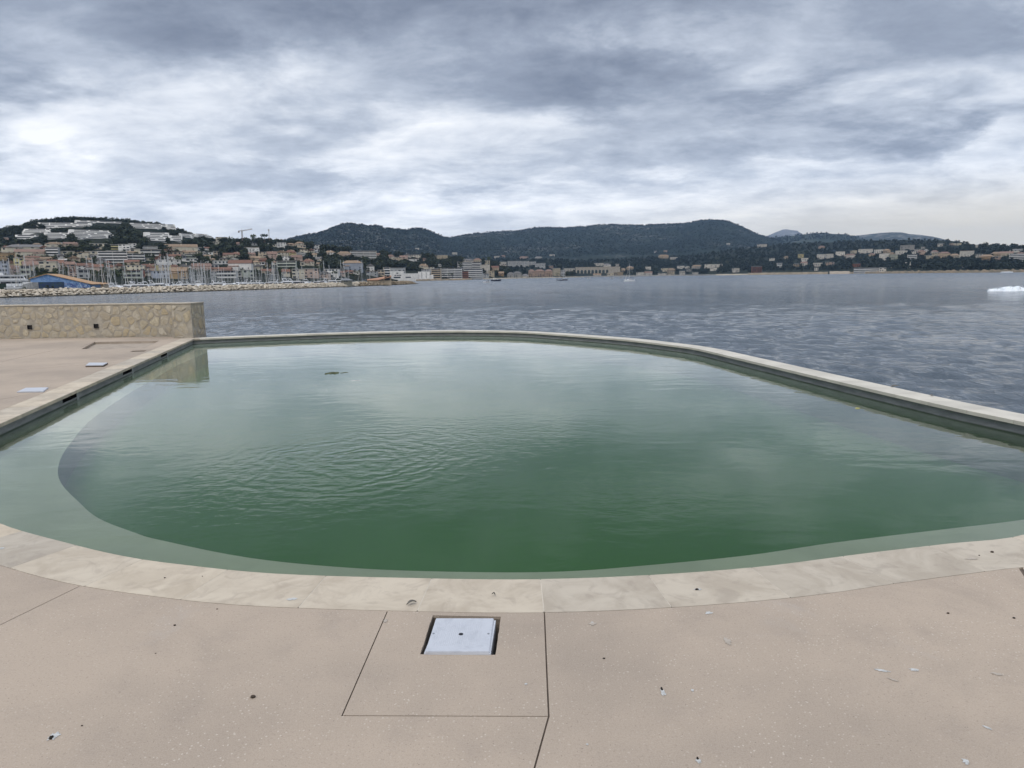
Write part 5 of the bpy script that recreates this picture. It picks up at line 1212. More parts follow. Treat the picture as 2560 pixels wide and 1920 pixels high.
tag(merge_rocks([c_ for c_ in far_r if c_[6] < 897], 'riprap', M_rock), 'pale limestone riprap of the farther breakwater', 'riprap'); tag(merge_rocks([c_ for c_ in far_r if c_[6] >= 897], 'riprap', M_rock2), 'brown weathered riprap at the breakwater head', 'riprap')
# port apron behind the near breakwater
mb = MB(); V = []
ap = [(-420, 247), (-100, 257), (0, 261), (60, 265), (117, 268), (175, 275), (233, 281), (266, 287), (272, 330), (180, 318), (120, 312), (-100, 300), (-420, 285)]
V = [PD(x, 800, d) for x, d in ap]; mb.add([(p.x, p.y, -.30) for p in V] + [(p.x, p.y, -4) for p in V], [tuple(range(len(V)))[::-1]] + [(i, (i + 1) % len(V), len(V) + (i + 1) % len(V), len(V) + i) for i in range(len(V))])
tag(mb.build('port_apron', mat('dusty apron', (.24, .21, .17), .95, .35, .3)), kind='structure')
# ================================================================== port: shed, huts, boats
def mural_mat(name, c1, c2, c3, sc, thr=(.45, .55), seed=0.):
    m, t = new_mat(name); tc = t.node('ShaderNodeTexCoord').outputs['Object']; v_ = t.node('ShaderNodeVectorMath', {0: tc, 1: (seed, 0, seed)}).outputs[0]
    n1 = t.noise(v_, sc, 4, .55, 1.8); n2 = t.noise(v_, sc * 2.1, 3, .5, 2.5)
    c = t.mix(t.step(n1, *thr), c1, c2); c = t.mix(t.step(n2, .56, .60), c, c3)
    b = t.node('ShaderNodeBsdfPrincipled', {'Base Color': c, 'Roughness': .8}); out(t, b.outputs[0]); return m
Ds = 285.; k_ = Ds / F
p = PD(154, 720, Ds); o = empty('mural_shed', p, -azel(154, 720)[0] - R(15)); tag(o, 'low blue shed painted with murals under an orange roof, behind the near boulders', 'shed')
kz = k_ * .83; kx = .92 * k_
X0, X1, XA = -60 * kx, 58 * kx, -26 * kx
zl, za, zr = 24.5 * kz, 34.5 * kz, 8.5 * kz
mb = MB(); pts = [(X0, -.7), (X1, -.7), (X1, zr), (XA, za), (X0, zl)]
DEP = 14.
mb.add([(x, 0, z) for x, z in pts] + [(x, DEP, z) for x, z in pts], [(0, 1, 2, 3, 4), (9, 8, 7, 6, 5), (0, 4, 9, 5), (1, 6, 7, 2)])
mb.build('wall', mural_mat('blue mural paint', (.10, .20, .40), (.155, .27, .49), (.20, .33, .53), .22), o)
mb = MB(); d = .18
mb.add([(XA, -.35, za + .02), (X1 + .8, -.35, zr - .12), (X1 + .8, DEP, zr - .12), (XA, DEP, za + .02), (XA, -.35, za + d + .02), (X1 + .8, -.35, zr + .06), (X1 + .8, DEP, zr + .06), (XA, DEP, za + d + .02)], [(0, 1, 5, 4), (4, 5, 6, 7), (1, 2, 6, 5), (2, 3, 7, 6), (3, 2, 1, 0)])
mb.add([(X0 - .3, -.35, zl - .08), (XA - .005, -.35, za + .02), (XA - .005, DEP, za + .02), (X0 - .3, DEP, zl - .08), (X0 - .3, -.35, zl + .1), (XA - .005, -.35, za + d + .02), (XA - .005, DEP, za + d + .02), (X0 - .3, DEP, zl + .1)], [(0, 1, 5, 4), (4, 5, 6, 7), (2, 3, 7, 6), (3, 0, 4, 7), (3, 2, 1, 0)])
mb.build('roof', mat('orange corrugated roof', (.46, .285, .155), .8, .22, .6, col2=(.38, .24, .14)), o)
MB().box(X0 + .15, X0 + 66 * kx, -.06, -.004, -.6, 15.3 * kz).build('door_band', mural_mat('navy doors with painted trees', (.012, .030, .085), (.018, .045, .105), (.030, .060, .038), .5, (.4, .6), 4.), o)
MB().box(X0 + 67 * kx, X1 - 3 * kx, -.07, -.004, -.6, 12.5 * kz).build('mural_panel', mural_mat('pale blue swirling mural', (.045, .085, .24), (.11, .20, .38), (.45, .53, .62), .55, (.42, .58), 9.), o)
# side wing on the right with lean-to roof
p = PD(240, 719, Ds + 14); o = empty('lean_to_shed', p, -azel(240, 719)[0] - R(12)); tag(o, 'low beige lean-to with orange roof at the right end of the mural shed', 'shed')
MB().box(-16 * kx, 16 * kx, 0, 9, -.5, 8.2 * kz).build('wall', M_W['t'], o)
mb = MB(); mb.add([(-17 * kx, -.5, 8.25 * kz), (17 * kx, -.5, 8.25 * kz), (19 * kx, 9, 11 * kz), (-17 * kx, 9, 15.5 * kz), (-17 * kx, -.5, 8.6 * kz), (17 * kx, -.5, 8.6 * kz), (19 * kx, 9, 11.4 * kz), (-17 * kx, 9, 15.9 * kz)], [(0, 1, 5, 4), (4, 5, 6, 7), (1, 2, 6, 5), (2, 3, 7, 6), (3, 0, 4, 7), (3, 2, 1, 0)]); mb.build('roof', bpy.data.materials['orange corrugated roof'], o)
for x in (-10, 2): q = link('window', WIN, None, o, (x * kx, -.004, .5)); q.scale = (.8, 1, .7)
# container, fence panel, van, cabins
def simple(px0, px1, py0, py1, D, dep, name, label, cat, m_):
    c_ = PD((px0 + px1) / 2, py1, D); k = D / F * math.cos(azel((px0 + px1) / 2, py1)[0]); o = empty(name, c_, -azel((px0 + px1) / 2, py1)[0]); tag(o, label, cat); return o, (px1 - px0) * k * .97, (py1 - py0) * k
o, w_, h_ = simple(-30, 13, 710, 727, 266, 3, 'container', 'dark green slatted container at the left frame edge behind the boulders', 'container', None)
mb = MB().box(-w_ / 2, w_ / 2, 0, 2.4, 0, h_)
for i in range(9): x = -w_ / 2 + w_ * (i + .5) / 9; mb.box(x - .06, x + .06, -.06, -.002, .05, h_ - .05)
mb.build('body', mat('dark green steel', (.022, .045, .038), .6, .3, 1), o); MB().box(-w_ / 2 - .05, w_ / 2 + .05, -.1, 2.5, h_ + .002, h_ + .12).build('lid', mat('dark lid', (.02, .03, .03), .6), o)
o, w_, h_ = simple(60, 94, 706, 720, 275, 1, 'corrugated_fence', 'grey corrugated metal fence left of the mural shed', 'fence', None)
mb = MB()
for i in range(22): x = -w_ / 2 + w_ * i / 22; mb.box(x + .01, x + w_ / 22 - .01, .03 * (i % 2), .10 + .03 * (i % 2), -.3, h_ * (.62 + .38 * min(1, i / 12)))
mb.build('panel', mat('galvanised sheet', (.33, .34, .35), .5, .3, .8, metal=.2), o)
for x in (-.45, 0, .45): MB().box(x * w_ - .06, x * w_ + .06, .16, .28, -.3, h_).build('post', mat('fence post', (.2, .2, .2), .7), o)
M_gel = mat('white gelcoat', (.74, .75, .76), .3, .06, 1, obj_var=.05, spec=.5); M_navy = mat('dark blue canvas', (.022, .030, .062), .8, .3, 1, obj_var=.3); M_tint = mat('tinted boat glass', (.012, .015, .022), .12, .2, 1); M_alu = mat('mast aluminium', (.55, .56, .57), .45, .1, 1, obj_var=.12, metal=.2); M_teak = mat('weathered deck', (.42, .36, .28), .8, .2, 2)
M_beige = mat('aged gelcoat', (.52, .50, .46), .45, .15, 1, obj_var=.1)
def hull_me(L, B, H, sheer=.25, name='hull', fill=True):
    mb = MB(); n = 12; V = []
    for i in range(n + 1):
        s_ = i / n; hb = B / 2 * (min(1, (s_ / .18) ** .5 * .9 + .1 if s_ < .18 else 1) if True else 1) * (1 - max(0, (s_ - .45) / .55) ** 2.1); hb = max(hb, .02); x = (s_ - .5) * L
        z1 = H * (1 + sheer * max(0, s_ - .3) ** 1.4); xr = x + (L * .06 * (s_ - .5) if s_ > .5 else 0)
        V += [(x, -hb * .55, -.25), (xr, -hb, z1 * .55), (xr, -hb, z1), (xr, hb, z1), (xr, hb, z1 * .55), (x, hb * .55, -.25)]
    Fc = []
    for i in range(n):
        o = 6 * i
        for j in range(5): Fc.append((o + j, o + j + 1, o + j + 7, o + j + 6))
    Fc += [(0, 5, 4, 3, 2, 1), tuple(6 * n + j for j in range(6))]
    return mb.add(V, [f[::-1] for f in Fc]).me(name)
HULLS = [hull_me(1, .31, .11), hull_me(1, .34, .13, .3)]
for h_ in HULLS: h_.materials.append(M_gel)
HULL_N = hull_me(1, .31, .11); HULL_N.materials.append(M_navy)
CAB = MB().box(-.12, .20, -.085, .085, .10, .155, tx=.03, ty=.012).me('cabin'); CAB.materials.append(M_gel)
CABW = MB().box(-.08, .16, -.0875, .0875, .118, .140, tx=.01, ty=.003).me('cabin_window'); CABW.materials.append(M_tint)
MAST = MB().tube((0, 0, 0), (0, 0, 1), .0105, .0075, 6).tube((0, 0, .45), (.0, .075, .452), .004, n=4).tube((0, 0, .45), (.0, -.075, .452), .004, n=4).tube((0, 0, .72), (.0, .05, .722), .004, n=4).tube((0, 0, .72), (.0, -.05, .722), .004, n=4).me('mast'); MAST.materials.append(M_alu)
BOOM = MB().tube((-.02, 0, 0), (-.33, 0, .01), .012, .010, 6).me('boom'); BOOM.materials.append(M_alu)
COVER = MB().tube((-.03, 0, .022), (-.32, 0, .022), .026, .016, 7).me('sail_cover'); COVER.materials.append(M_navy)
COVER2 = MB().tube((-.03, 0, .022), (-.32, 0, .022), .026, .016, 7).me('sail_cover'); COVER2.materials.append(M_beige)
FURL = MB().tube((.42, 0, .13), (.02, 0, 1.22), .010, .004, 5).me('furled_jib'); FURL.materials.append(M_beige)
STAY = MB().tube((-.46, 0, .12), (0, 0, 1.27), .0026, .0022, 4).me('backstay'); STAY.materials.append(M_alu)
SHR = MB().tube((.0, .14, .12), (0, 0.01, 1.0), .0022, .002, 4).tube((.0, -.14, .12), (0, -0.01, 1.0), .0022, .002, 4).me('shrouds'); SHR.materials.append(M_alu)
def sailboat(px, ytop, D, base=None, L=None, rz=None, hull=None, label=None, zb=SEA):
    zt = PD(px, ytop, D).z; Hm = zt - zb - 1.2; L = L or max(6.5, min(14., Hm / 1.3)); fl = PD(px, 700, D)
    rz = (R(90) + random.choice((0, math.pi)) + random.gauss(0, .35)) if rz is None else rz
    o = empty('sailing_boat', (fl.x, fl.y, zb), rz)
    hl = link('hull', hull or random.choice(HULLS + [HULLS[0], HULL_N]), None, o); hl.scale = (L, L, L)
    cb = link('cabin', CAB, None, o); cb.scale = (L, L, L); cw = link('cabin_window', CABW, None, cb)
    ms = link('mast', MAST, None, o, (.06 * L, 0, .13 * L)); ms.scale = (max(1, Hm * .9),) * 2 + (Hm,); 
    bm_ = link('boom', BOOM, None, ms, (0, 0, .10)); bm_.scale = (L * 1.05 / ms.scale[0], 1., 1.) if False else (L / ms.scale[0],) * 2 + (L / Hm,)
    cv_ = link('sail_cover', random.choice((COVER, COVER, COVER2)), None, ms, (0, 0, .10)); cv_.scale = bm_.scale
    fj = link('furled_jib', FURL, None, o); fj.scale = (L, L, (Hm * .9 + .13 * L) / 1.22)
    st = link('backstay', STAY, None, o); st.scale = (L, L, (Hm + .13 * L) / 1.27)
    sh = link('shrouds', SHR, None, o, (.06 * L, 0, 0)); sh.scale = (L, L, (Hm * .95 + .13 * L))
    if label: tag(o, label, 'sailing boat', 'sailing boats')
    else: auto(o, base or 'bare-masted sailing boat', 'sailing boat', 'sailing boats in the marina', px, (ytop + 710) / 2)
    return o
bwD = lambda px: float(np.interp(px, bx_, bd_))
masts = [(2, 640), (12, 648), (24, 645), (43, 644), (55, 644), (66, 637), (78, 660), (88, 652), (153, 655), (162, 655), (175, 661), (194, 655), (184, 668), (221, 641), (234, 642), (254, 643), (268, 648), (273, 651), (278, 655), (291, 653), (312, 647), (330, 670), (345, 665), (358, 660), (372, 668), (394, 652), (400, 645), (408, 643), (417, 641), (422, 635), (424, 640),
         (445, 668), (457, 671), (465, 676), (474, 672), (482, 670), (487, 653), (492, 668), (497, 656), (503, 665), (508, 651), (511, 661), (516, 656), (520, 668), (528, 664), (533, 676), (540, 672), (547, 668), (555, 672), (562, 670), (570, 678), (578, 676), (586, 675), (594, 680), (603, 678), (612, 681), (620, 676), (628, 672), (635, 665), (641, 668), (648, 671), (655, 672), (664, 676), (671, 656), (682, 653), (684, 655), (689, 657), (693, 655), (705, 680), (713, 676), (722, 678), (740, 662), (757, 664), (766, 682), (777, 680), (786, 668), (793, 676), (799, 663), (809, 652), (825, 661), (833, 678), (851, 650), (860, 652), (872, 668), (907, 652), (925, 676)]
random.seed(21)
for i, (x, y) in enumerate(masts):
    b = bwD(x); lo = max(b + 22, 285 if x < 270 else 0); D_ = lo + random.uniform(0, 120)
    for _ in range(40):
        Hm = PD(x, y, D_).z - SEA
        if Hm > 17.5: D_ -= 8
        elif Hm < 10.5: D_ += 8
    D_ = min(max(D_, lo), 585); sailboat(x, y, D_, rz=R(90) - azel(x, 700)[0] + random.choice((0, math.pi)) + random.gauss(0, .5))
for i in range(34):              # shorter masts deep in the basin
    x = random.uniform(395, 800); D_ = min(580, bwD(x) + random.uniform(90, 260)); y = 700 - (random.uniform(9, 13.5) - 4) * F / D_
    sailboat(x, y, D_, 'slim sailing boat deep in the marina')
# motor yachts
def yacht_parts(o, L, fly=True, dark=False):
    m_ = M_navy if dark else M_gel
    h = link('hull', hull_me(L, L * .30, L * .13, .45), m_, o)
    MB().box(-.28 * L, .22 * L, -.11 * L, .11 * L, .13 * L, .20 * L, tx=.05 * L, ty=.01 * L).build('cabin', M_gel, o)
    w_ = MB().box(-.24 * L, .20 * L, -.1125 * L, .1125 * L, .150 * L, .186 * L, tx=.028 * L, ty=.0055 * L).build('window_band', M_tint, o)
    if fly:
        MB().box(-.24 * L, .06 * L, -.10 * L, .10 * L, .2005 * L, .225 * L, tx=.01 * L).build('flybridge', M_gel, o)
        mb = MB()
        for s_ in (-1, 1): mb.tube((-.20 * L, s_ * .09 * L, .225 * L), (-.26 * L, s_ * .08 * L, .30 * L), .010 * L, n=5)
        mb.tube((-.26 * L, -.08 * L, .30 * L), (-.26 * L, .08 * L, .30 * L), .010 * L, n=5); mb.build('radar_arch', M_gel, o)
        MB().box(-.22 * L, -.02 * L, -.09 * L, .09 * L, .300 * L, .308 * L).build('bimini', M_navy if random.random() < .5 else M_gel, o)
def yacht(px, D, L, base, rz, dark=False, fly=True, z=SEA, label=None):
    p = PD(px, 705, D); o = empty('motor_yacht', (p.x, p.y, z), rz); yacht_parts(o, L, fly, dark)
    if label: tag(o, label, 'motor yacht', 'motor boats')
    else: auto(o, base, 'motor yacht', 'motor yachts in the marina', px, 708)
    return o
random.seed(5)
for x, L, dk, dd in [(262, 11, 0, 30), (290, 12, 0, 28), (300, 10, 0, 70), (318, 13, 0, 60), (332, 12, 0, 40), (352, 14, 1, 22), (378, 13, 0, 26), (400, 15, 0, 24), (425, 12, 1, 50), (448, 12, 0, 60), (470, 13, 0, 24), (486, 12, 1, 34), (505, 13, 1, 30), (530, 12, 0, 80), (552, 14, 0, 40), (575, 12, 0, 30), (598, 14, 1, 45), (610, 13, 0, 26), (632, 13, 0, 30), (655, 12, 0, 70), (676, 14, 1, 40), (706, 13, 0, 60), (725, 15, 1, 30), (745, 15, 0, 26), (772, 13, 1, 30), (800, 14, 0, 40), (824, 15, 0, 34), (842, 14, 0, 60)]:
    yacht(x, bwD(x) + 14 + dd, L, f"{'dark-hulled' if dk else 'white'} motor yacht in harbour", random.choice((0, math.pi)) - azel(x, 700)[0] + random.gauss(0, .5), dk)
# big yacht on the left
p = PD(30, 705, 372); o = empty('large_motor_yacht', (p.x, p.y, SEA), math.pi - azel(30, 700)[0] + math.pi); tag(o, 'large white three-deck motor yacht with long dark window bands, left of the mural shed', 'motor yacht', 'motor boats')
link('hull', hull_me(30, 6.4, 3.4, .25), M_gel, o)
MB().box(-11, 8, -2.7, 2.7, 3.3, 5.3, tx=.6, ty=.1).build('lower_deck_house', M_gel, o); MB().box(-10, 7, -2.74, 2.74, 4.0, 4.8, tx=.5, ty=.06).build('window_band', M_tint, o)
MB().box(-12.5, 9.6, -2.9, 2.9, 5.301, 5.75, tx=.3).build('upper_deck', M_gel, o); MB().box(-7.5, 5, -2.3, 2.3, 5.751, 7.3, tx=.7, ty=.1).build('bridge', M_gel, o); MB().box(-6.8, 4.4, -2.34, 2.34, 6.1, 6.9, tx=.5, ty=.05).build('window_band', M_tint, o)
MB().box(-9, 5.6, -2.5, 2.5, 7.301, 7.6, tx=.4).build('sun_deck', M_gel, o); MB().box(-4.5, -2.5, -1.4, 1.4, 7.601, 8.6, tx=.5).build('radar_arch', M_gel, o)
# boats ashore and vans on the apron
for x, D_, L, lab in ((24, 267, 4.2, 'small white motor boat ashore right of the green container'), (44, 271, 4.4, 'white motor boat ashore in front of the big yacht'), (57, 277, 4.2, 'white boat ashore beside the grey fence')):
    yacht(x, D_, L, '', R(20) - azel(x, 700)[0], False, False, -.25, lab)
def van(px, D, label, col):
    p = PD(px, 705, D); o = empty('van', (p.x, p.y, -.3), -azel(px, 700)[0] + .15); tag(o, label, 'van')
    mb = MB().box(-2.2, 1.2, -.9, .9, .4, 2.2, tx=.06, ty=.08); mb.box(1.201, 2.3, -.9, .9, .4, 1.25, tx=.06); mb.add([(1.201, -.85, 1.251), (2.05, -.85, 1.251), (2.05, .85, 1.251), (1.201, .85, 1.251), (1.201, -.8, 2.1), (1.45, -.8, 2.1), (1.45, .8, 2.1), (1.201, .8, 2.1)], [(0, 1, 5, 4), (1, 2, 6, 5), (2, 3, 7, 6), (4, 5, 6, 7)]); mb.build('body', col, o)
    for x in (-1.4, 1.5):
        for y in (-.86, .66): MB().tube((x, y, .38), (x, y + .2, .38), .36, n=12).build('wheel', M_blk, o)
    MB().box(.2, 1.15, -.925, -.905, 1.3, 1.9).build('side_window', M_tint, o)
van(76, 288, 'white van with dark window parked by the grey fence', M_gel)
# sheds on the breakwater head
D_ = 420.; k_ = D_ / F; p = PD(949, 702, D_); o = empty('slope_roofed_hall', (p.x, p.y, SEA + 1.6), -azel(949, 702)[0]); tag(o, 'beige hall with a long salmon roof rising to the right on the breakwater head', 'hall', ZONE_N(949))
kx = .97 * k_; MB().box(-30 * kx, 29 * kx, 0, 12, -1.5, 5.2 * kx).build('wall', M_W['t'], o)
mb = MB(); mb.add([(8 * kx, -.02, 5.21 * kx), (29 * kx, -.02, 5.21 * kx), (29 * kx, 12, 5.21 * kx), (8 * kx, 12, 5.21 * kx), (12 * kx, -.02, 9.3 * kx), (28.9 * kx, -.02, 13.4 * kx), (28.9 * kx, 12, 16.4 * kx), (12 * kx, 12, 13.4 * kx)], [(0, 1, 5, 4), (1, 2, 6, 5), (2, 3, 7, 6), (4, 5, 6, 7), (3, 0, 4, 7)]); mb.build('gable', M_W['t'], o)
mb = MB(); fr_ = [(-31, -1.2, 5.25), (-4, -1.2, 5.6), (12, -1.2, 9.4), (29.5, -1.2, 13.6)]; bk_ = [(-31, 12.5, 7.2), (-4, 12.5, 10.6), (12, 12.5, 13.6), (29.5, 12.5, 16.6)]
V = [(x * kx, y, z * kx) for x, y, z in fr_ + bk_]; V += [(x, y, z + .35) for x, y, z in V]
Fc = []
for i in range(3): Fc += [(i, i + 4, i + 5, i + 1), (8 + i, 9 + i, 13 + i, 12 + i), (i, i + 1, 9 + i, 8 + i), (4 + i, 12 + i, 13 + i, 5 + i)]
mb.add(V, Fc + [(0, 8, 12, 4), (3, 7, 15, 11)]); mb.build('roof', mat('salmon roof tiles', (.42, .235, .15), .85, .25, .5), o)
q = link('window', WIN, None, o, (16.5 * kx, -.03, 1.2)); q.scale = (1.8, 1, 2.2); q = link('window', WIN, None, o, (22 * kx, -.03, 1.2)); q.scale = (1.6, 1, 3)
D_ = 375.; p = PD(866, 703, D_); k_ = D_ / F * .97; o = empty('harbour_office', (p.x, p.y, SEA + 1.6), -azel(866, 703)[0]); tag(o, 'grey harbour hut with a bright pitched roof beside the tallest thick mast', 'hut', ZONE_N(866))
MB().box(-12.5 * k_, 13.5 * k_, 0, 5, -1.5, 9 * k_).build('wall', mat('grey timber', (.20, .20, .17), .9, .3, 1), o); rf = roof_prism(26 * k_, 5, 9.05 * k_, 4.5 * k_, 'p', .4); rf.build('roof', mat('bright sheet roof', (.42, .45, .49), .6), o)
for x in (-4, 1): q = link('window', WIN, None, o, (x * k_, -.004, 5 * k_)); q.scale = (.8, 1, .8)

# ================================================================== boats out in the bay
sailboat(1407, 667, 610, label='dark-hulled sailing boat anchored in the bay before the viaduct', hull=HULL_N, rz=R(15), L=8.)
sailboat(1574.5, 658, 455, label='white sloop anchored alone in the bay', hull=HULLS[0], rz=R(205), L=8.)
yacht(1239.5, 655, 9.2, '', R(-8), True, True, SEA, 'dark motor yacht with white top moored in the bay by the beach')
p = PD(1217, 706, 480); o = empty('open_motorboat', (p.x, p.y, SEA), R(172)); tag(o, 'small white open motorboat with a black arch, left of the dark motor yacht', 'motorboat', 'motor boats')
link('hull', hull_me(4.9, 1.9, .75, .35), M_gel, o); mb = MB()
for s_ in (-.7, .7): mb.tube((-.9, s_, .7), (-1.7, s_, 1.75), .11, n=6); mb.tube((-1.7, s_, 1.75), (-.2, s_, 1.95), .10, n=6)
mb.tube((-1.7, -.7, 1.75), (-1.7, .7, 1.75), .1, n=6); mb.build('roll_arch', M_tint, o); MB().box(-.6, .5, -.5, .5, .70, 1.15, tx=.15).build('console', M_navy, o)
for px, py, D_, L, lab in ((1529.5, 694, 900, 5., 'small grey dinghy moored close under the viaduct shore'), (1471.5, 695, 950, 4.2, 'tiny pale dinghy moored below the viaduct'), (1553, 694, 930, 5.5, 'small pale dinghy moored left of the white sloop')):
    p = PD(px, py, D_); o = empty('dinghy', (p.x, p.y, SEA), R(random.uniform(-30, 30))); tag(o, lab, 'dinghy', 'dinghies'); link('hull', hull_me(L, L * .36, .7, .2), M_beige, o); MB().box(-.2 * L, .02 * L, -.3, .3, .6, 1.1, tx=.1).build('thwart_box', M_navy, o)
p = PD(1392.5, 699.5, 640); o = empty('buoy', (p.x, p.y, SEA)); tag(o, 'thin dark marker buoy left of the dark sailing boat', 'buoy'); MB().tube((0, 0, -.3), (0, 0, .7), .6, .5, 9).build('float', M_blk, o); MB().tube((0, 0, .7), (0, 0, 2.6), .12, .10, 6).tube((0, 0, 2.1), (0, 0, 2.7), .35, .1, 6).build('topmark', M_blk, o)

# white water thrown up at the right
def spray():
    r = np.random.default_rng(9); D_ = 163.; a = PD(2466, 727, D_); b = PD(2640, 727, D_); ux = (b - a); ln = ux.length; ux.normalize(); uy = Vector((-ux.y, ux.x, 0))
    nx, ny = 190, 26; S_, T_ = np.meshgrid(np.linspace(0, 1, nx), np.linspace(-1, 1, ny))
    env = np.interp(S_, [0, .05, .14, .27, .38, .46, .52, .6, .75, 1], [0, .30, .45, .62, .95, .78, .5, .45, .42, .3])
    z = env * np.clip(1 - T_ ** 2, 0, 1) ** .8
    z = z * (.80 + .28 * fbm2(S_ * 24, T_ * 3, 4, 4)) + .05 * fbm2(S_ * 70, T_ * 9, 6, 3) * env
    w_ = 1.0 + .8 * env + .35 * fbm2(S_ * 26, T_ * 0, 8, 4); X = a.x + ux.x * S_ * ln + uy.x * T_ * w_; Y = a.y + ux.y * S_ * ln + uy.y * T_ * w_
    Z = SEA - .10 + .30 * np.clip(env * 3, 0, 1) * (1 - np.abs(T_) ** 3) + z * .95
    m, t = new_mat('white water'); tc = t.node('ShaderNodeTexCoord').outputs['Object']
    c = t.mix(t.step(t.noise(t.scaled(tc, (1, .6, 2)), 2.2, 6, .65, .6), .44, .62), (.84, .86, .88), (.60, .67, .72))
    bb = t.node('ShaderNodeBsdfPrincipled', {'Base Color': c, 'Roughness': .7}); t.l.new(t.node('ShaderNodeBump', {'Height': t.noise(tc, 5, 6, .7), 'Distance': .12, 'Strength': .9}).outputs[0], bb.inputs['Normal']); out(t, bb.outputs[0])
    o = link('white_water', grid_mesh('white_water', X, Y, Z), m); tag(o, 'burst of white water on the sea at the right frame edge', 'white water', None, 'stuff')
    mb = MB()
    for i in range(110):         # flung drops and foam flecks round the burst
        s_ = r.random(); e_ = np.interp(s_, [0, .3, .45, 1], [.3, .9, .9, .5]); q = a + ux * (s_ * ln) + uy * r.normal(0, .7); mb.add(*[([(x + q.x, y + q.y, z_ + SEA + .25 + abs(r.normal(0, .30)) * e_ * 1.2) for x, y, z_ in VF[0]], VF[1]) for VF in [blob(.035 + .05 * r.random(), .05, .025 + .025 * r.random(), i, 5, 3)]][0])
    d_ = mb.build('spray_drops', m); d_.parent = o; d_['kind'] = 'stuff'
spray()
D_ = 1225.; mb = MB(); r_ = random.Random(4)
for px in np.linspace(2503, 2531, 26): p = PD(px, 679.6, D_); V, Fc = blob(r_.uniform(.8, 1.7), .8, r_.uniform(.4, 1.), int(px * 7), 7, 4); mb.add([(x + p.x, y + p.y, z + SEA + .3) for x, y, z in V], Fc)
tag(mb.build('breaker_foam', bpy.data.materials['white water']), 'white breakers on the rocks below the right headland', 'breakers', None, 'stuff')

# ================================================================== trees
random.seed(77)
def clear(px, py, hpx, hw, lim=.45):       # would a tree here hide a house?
    for x0, x1, yt, yb, D_ in HB:
        if px + hw > x0 + .15 * (x1 - x0) and px - hw < x1 - .15 * (x1 - x0) and py - hpx < yb - (lim if D_ > 0 else .06) * (yb - yt) and py > yb - (yb - yt) * .9 and py >= yb - 1.5: return False
        if px + hw * .3 > x0 and px - hw * .3 < x1 and yt < py < yb: return False
    return True
# hand-placed: (kind, x, foot y, height px, width factor)
HAND = [('round', 30, 658, 23, .9), ('cypress', 58, 651, 13, 1.3), ('cypress', 70, 648, 12, 1.2), ('cypress', 82, 645, 11, 1.2), ('cypress', 89, 646, 11, 1.2), ('cypress', 116, 646, 19, 1.1), ('round', 138, 660, 22, 1.), ('cypress', 161, 641, 10, 1.4), ('cypress', 169, 645, 14, 1.1), ('round', 178, 644, 13, .9), ('round', 189, 645, 15, .9), ('umbrella', 248, 627, 13, 1.9),
        ('umbrella', 305, 642, 13, 2.), ('cypress', 348, 630, 16, 1.1), ('cypress', 357, 648, 20, .9), ('round', 374, 644, 12, .8), ('round', 152, 625, 14, 1.3), ('round', 178, 627, 15, 1.4), ('umbrella', 662, 606, 21, 1.1), ('round', 575, 606, 15, .8), ('round', 632, 606, 20, 1.), ('cypress', 668, 651, 16, 1.4), ('cypress', 734, 653, 13, 1.4), ('round', 700, 655, 16, .9),
        ('round', 505, 668, 30, 1.), ('round', 520, 660, 24, 1.), ('round', 445, 664, 24, .9), ('round', 423, 637, 22, .9), ('round', 412, 655, 28, .9), ('round', 672, 672, 24, 1.), ('umbrella', 670, 694, 16, 1.5), ('round', 239, 655, 15, 1.2), ('round', 216, 660, 12, 1.3), ('round', 141, 677, 14, 1.1), ('round', 920, 684, 18, .9), ('round', 1120, 668, 20, 1.3), ('round', 1150, 672, 18, 1.2), ('cypress', 1228, 676, 13, 1.3),
        ('round', 1208, 682, 14, .9), ('round', 1155, 656, 14, 1.2), ('round', 1222, 656, 15, 1.), ('round', 1420, 691, 15, 1.4), ('round', 1430, 691, 14, 1.3), ('bush', 1478, 693, 10, 1.), ('round', 1550, 682, 13, 1.3), ('cypress', 1701, 658, 12, 1.2), ('round', 1205, 692, 9, 1.1)]
for kd, x, y, h, wf in HAND:
    D_, L = ground(x, y)
    if D_ is None: D_ = 1200.
    place_tree(kd, x, y, h, D_ - 2, {'round': 'dark round tree', 'umbrella': 'flat umbrella pine', 'cypress': 'slim dark cypress', 'bush': 'dark shrub'}[kd] + ' among the buildings', wf)
# the broad dark pine by the shed, larger and with its own parts
p = PD(101, 705, 318); o = empty('pine_tree', (p.x, p.y, -.4)); tag(o, 'broad dark pine with a dense crown rising behind the mural shed', 'tree')
r = np.random.default_rng(8); C = []; Rd = []
for i in range(26): x = r.uniform(-4.1, 4.1); C.append((x, r.uniform(-2, 2), 3.6 + .8 * (1 - (x / 4.2) ** 2) + r.uniform(-1.4, .3) - .35 * max(0, -x) * .7)); Rd.append(r.uniform(.6, 1.0))
V, T = leaf_tri(2600, C, Rd, .20, 3, .8); link('crown', np_mesh('crown', V, T), M_leaf2, o); mb = MB().tube((0, 0, -.3), (.3, 0, 3.2), .32, .18, 8)
for an in (0.2, 1.7, 3.1, 4.6): mb.tube((.25, 0, 2.0), (2.4 * math.cos(an), 1.3 * math.sin(an), 3.9), .14, .05, 6)
mb.build('trunk', M_bark, o)
# shrubs along the shed foot
for x, w_ in ((63, 1.2), (119, 1.6), (131, 1.2)):
    p = PD(x, 721, {63: 271, 119: 276, 131: 278}[x]); q = link('shrub', random.choice(TREES['bush'])); q.location = (p.x, p.y, -.35); q.scale = (1.2, 1.2, w_); auto(q, 'low dark shrub on the apron', 'shrub', 'shrubs on the port apron', x, 719)
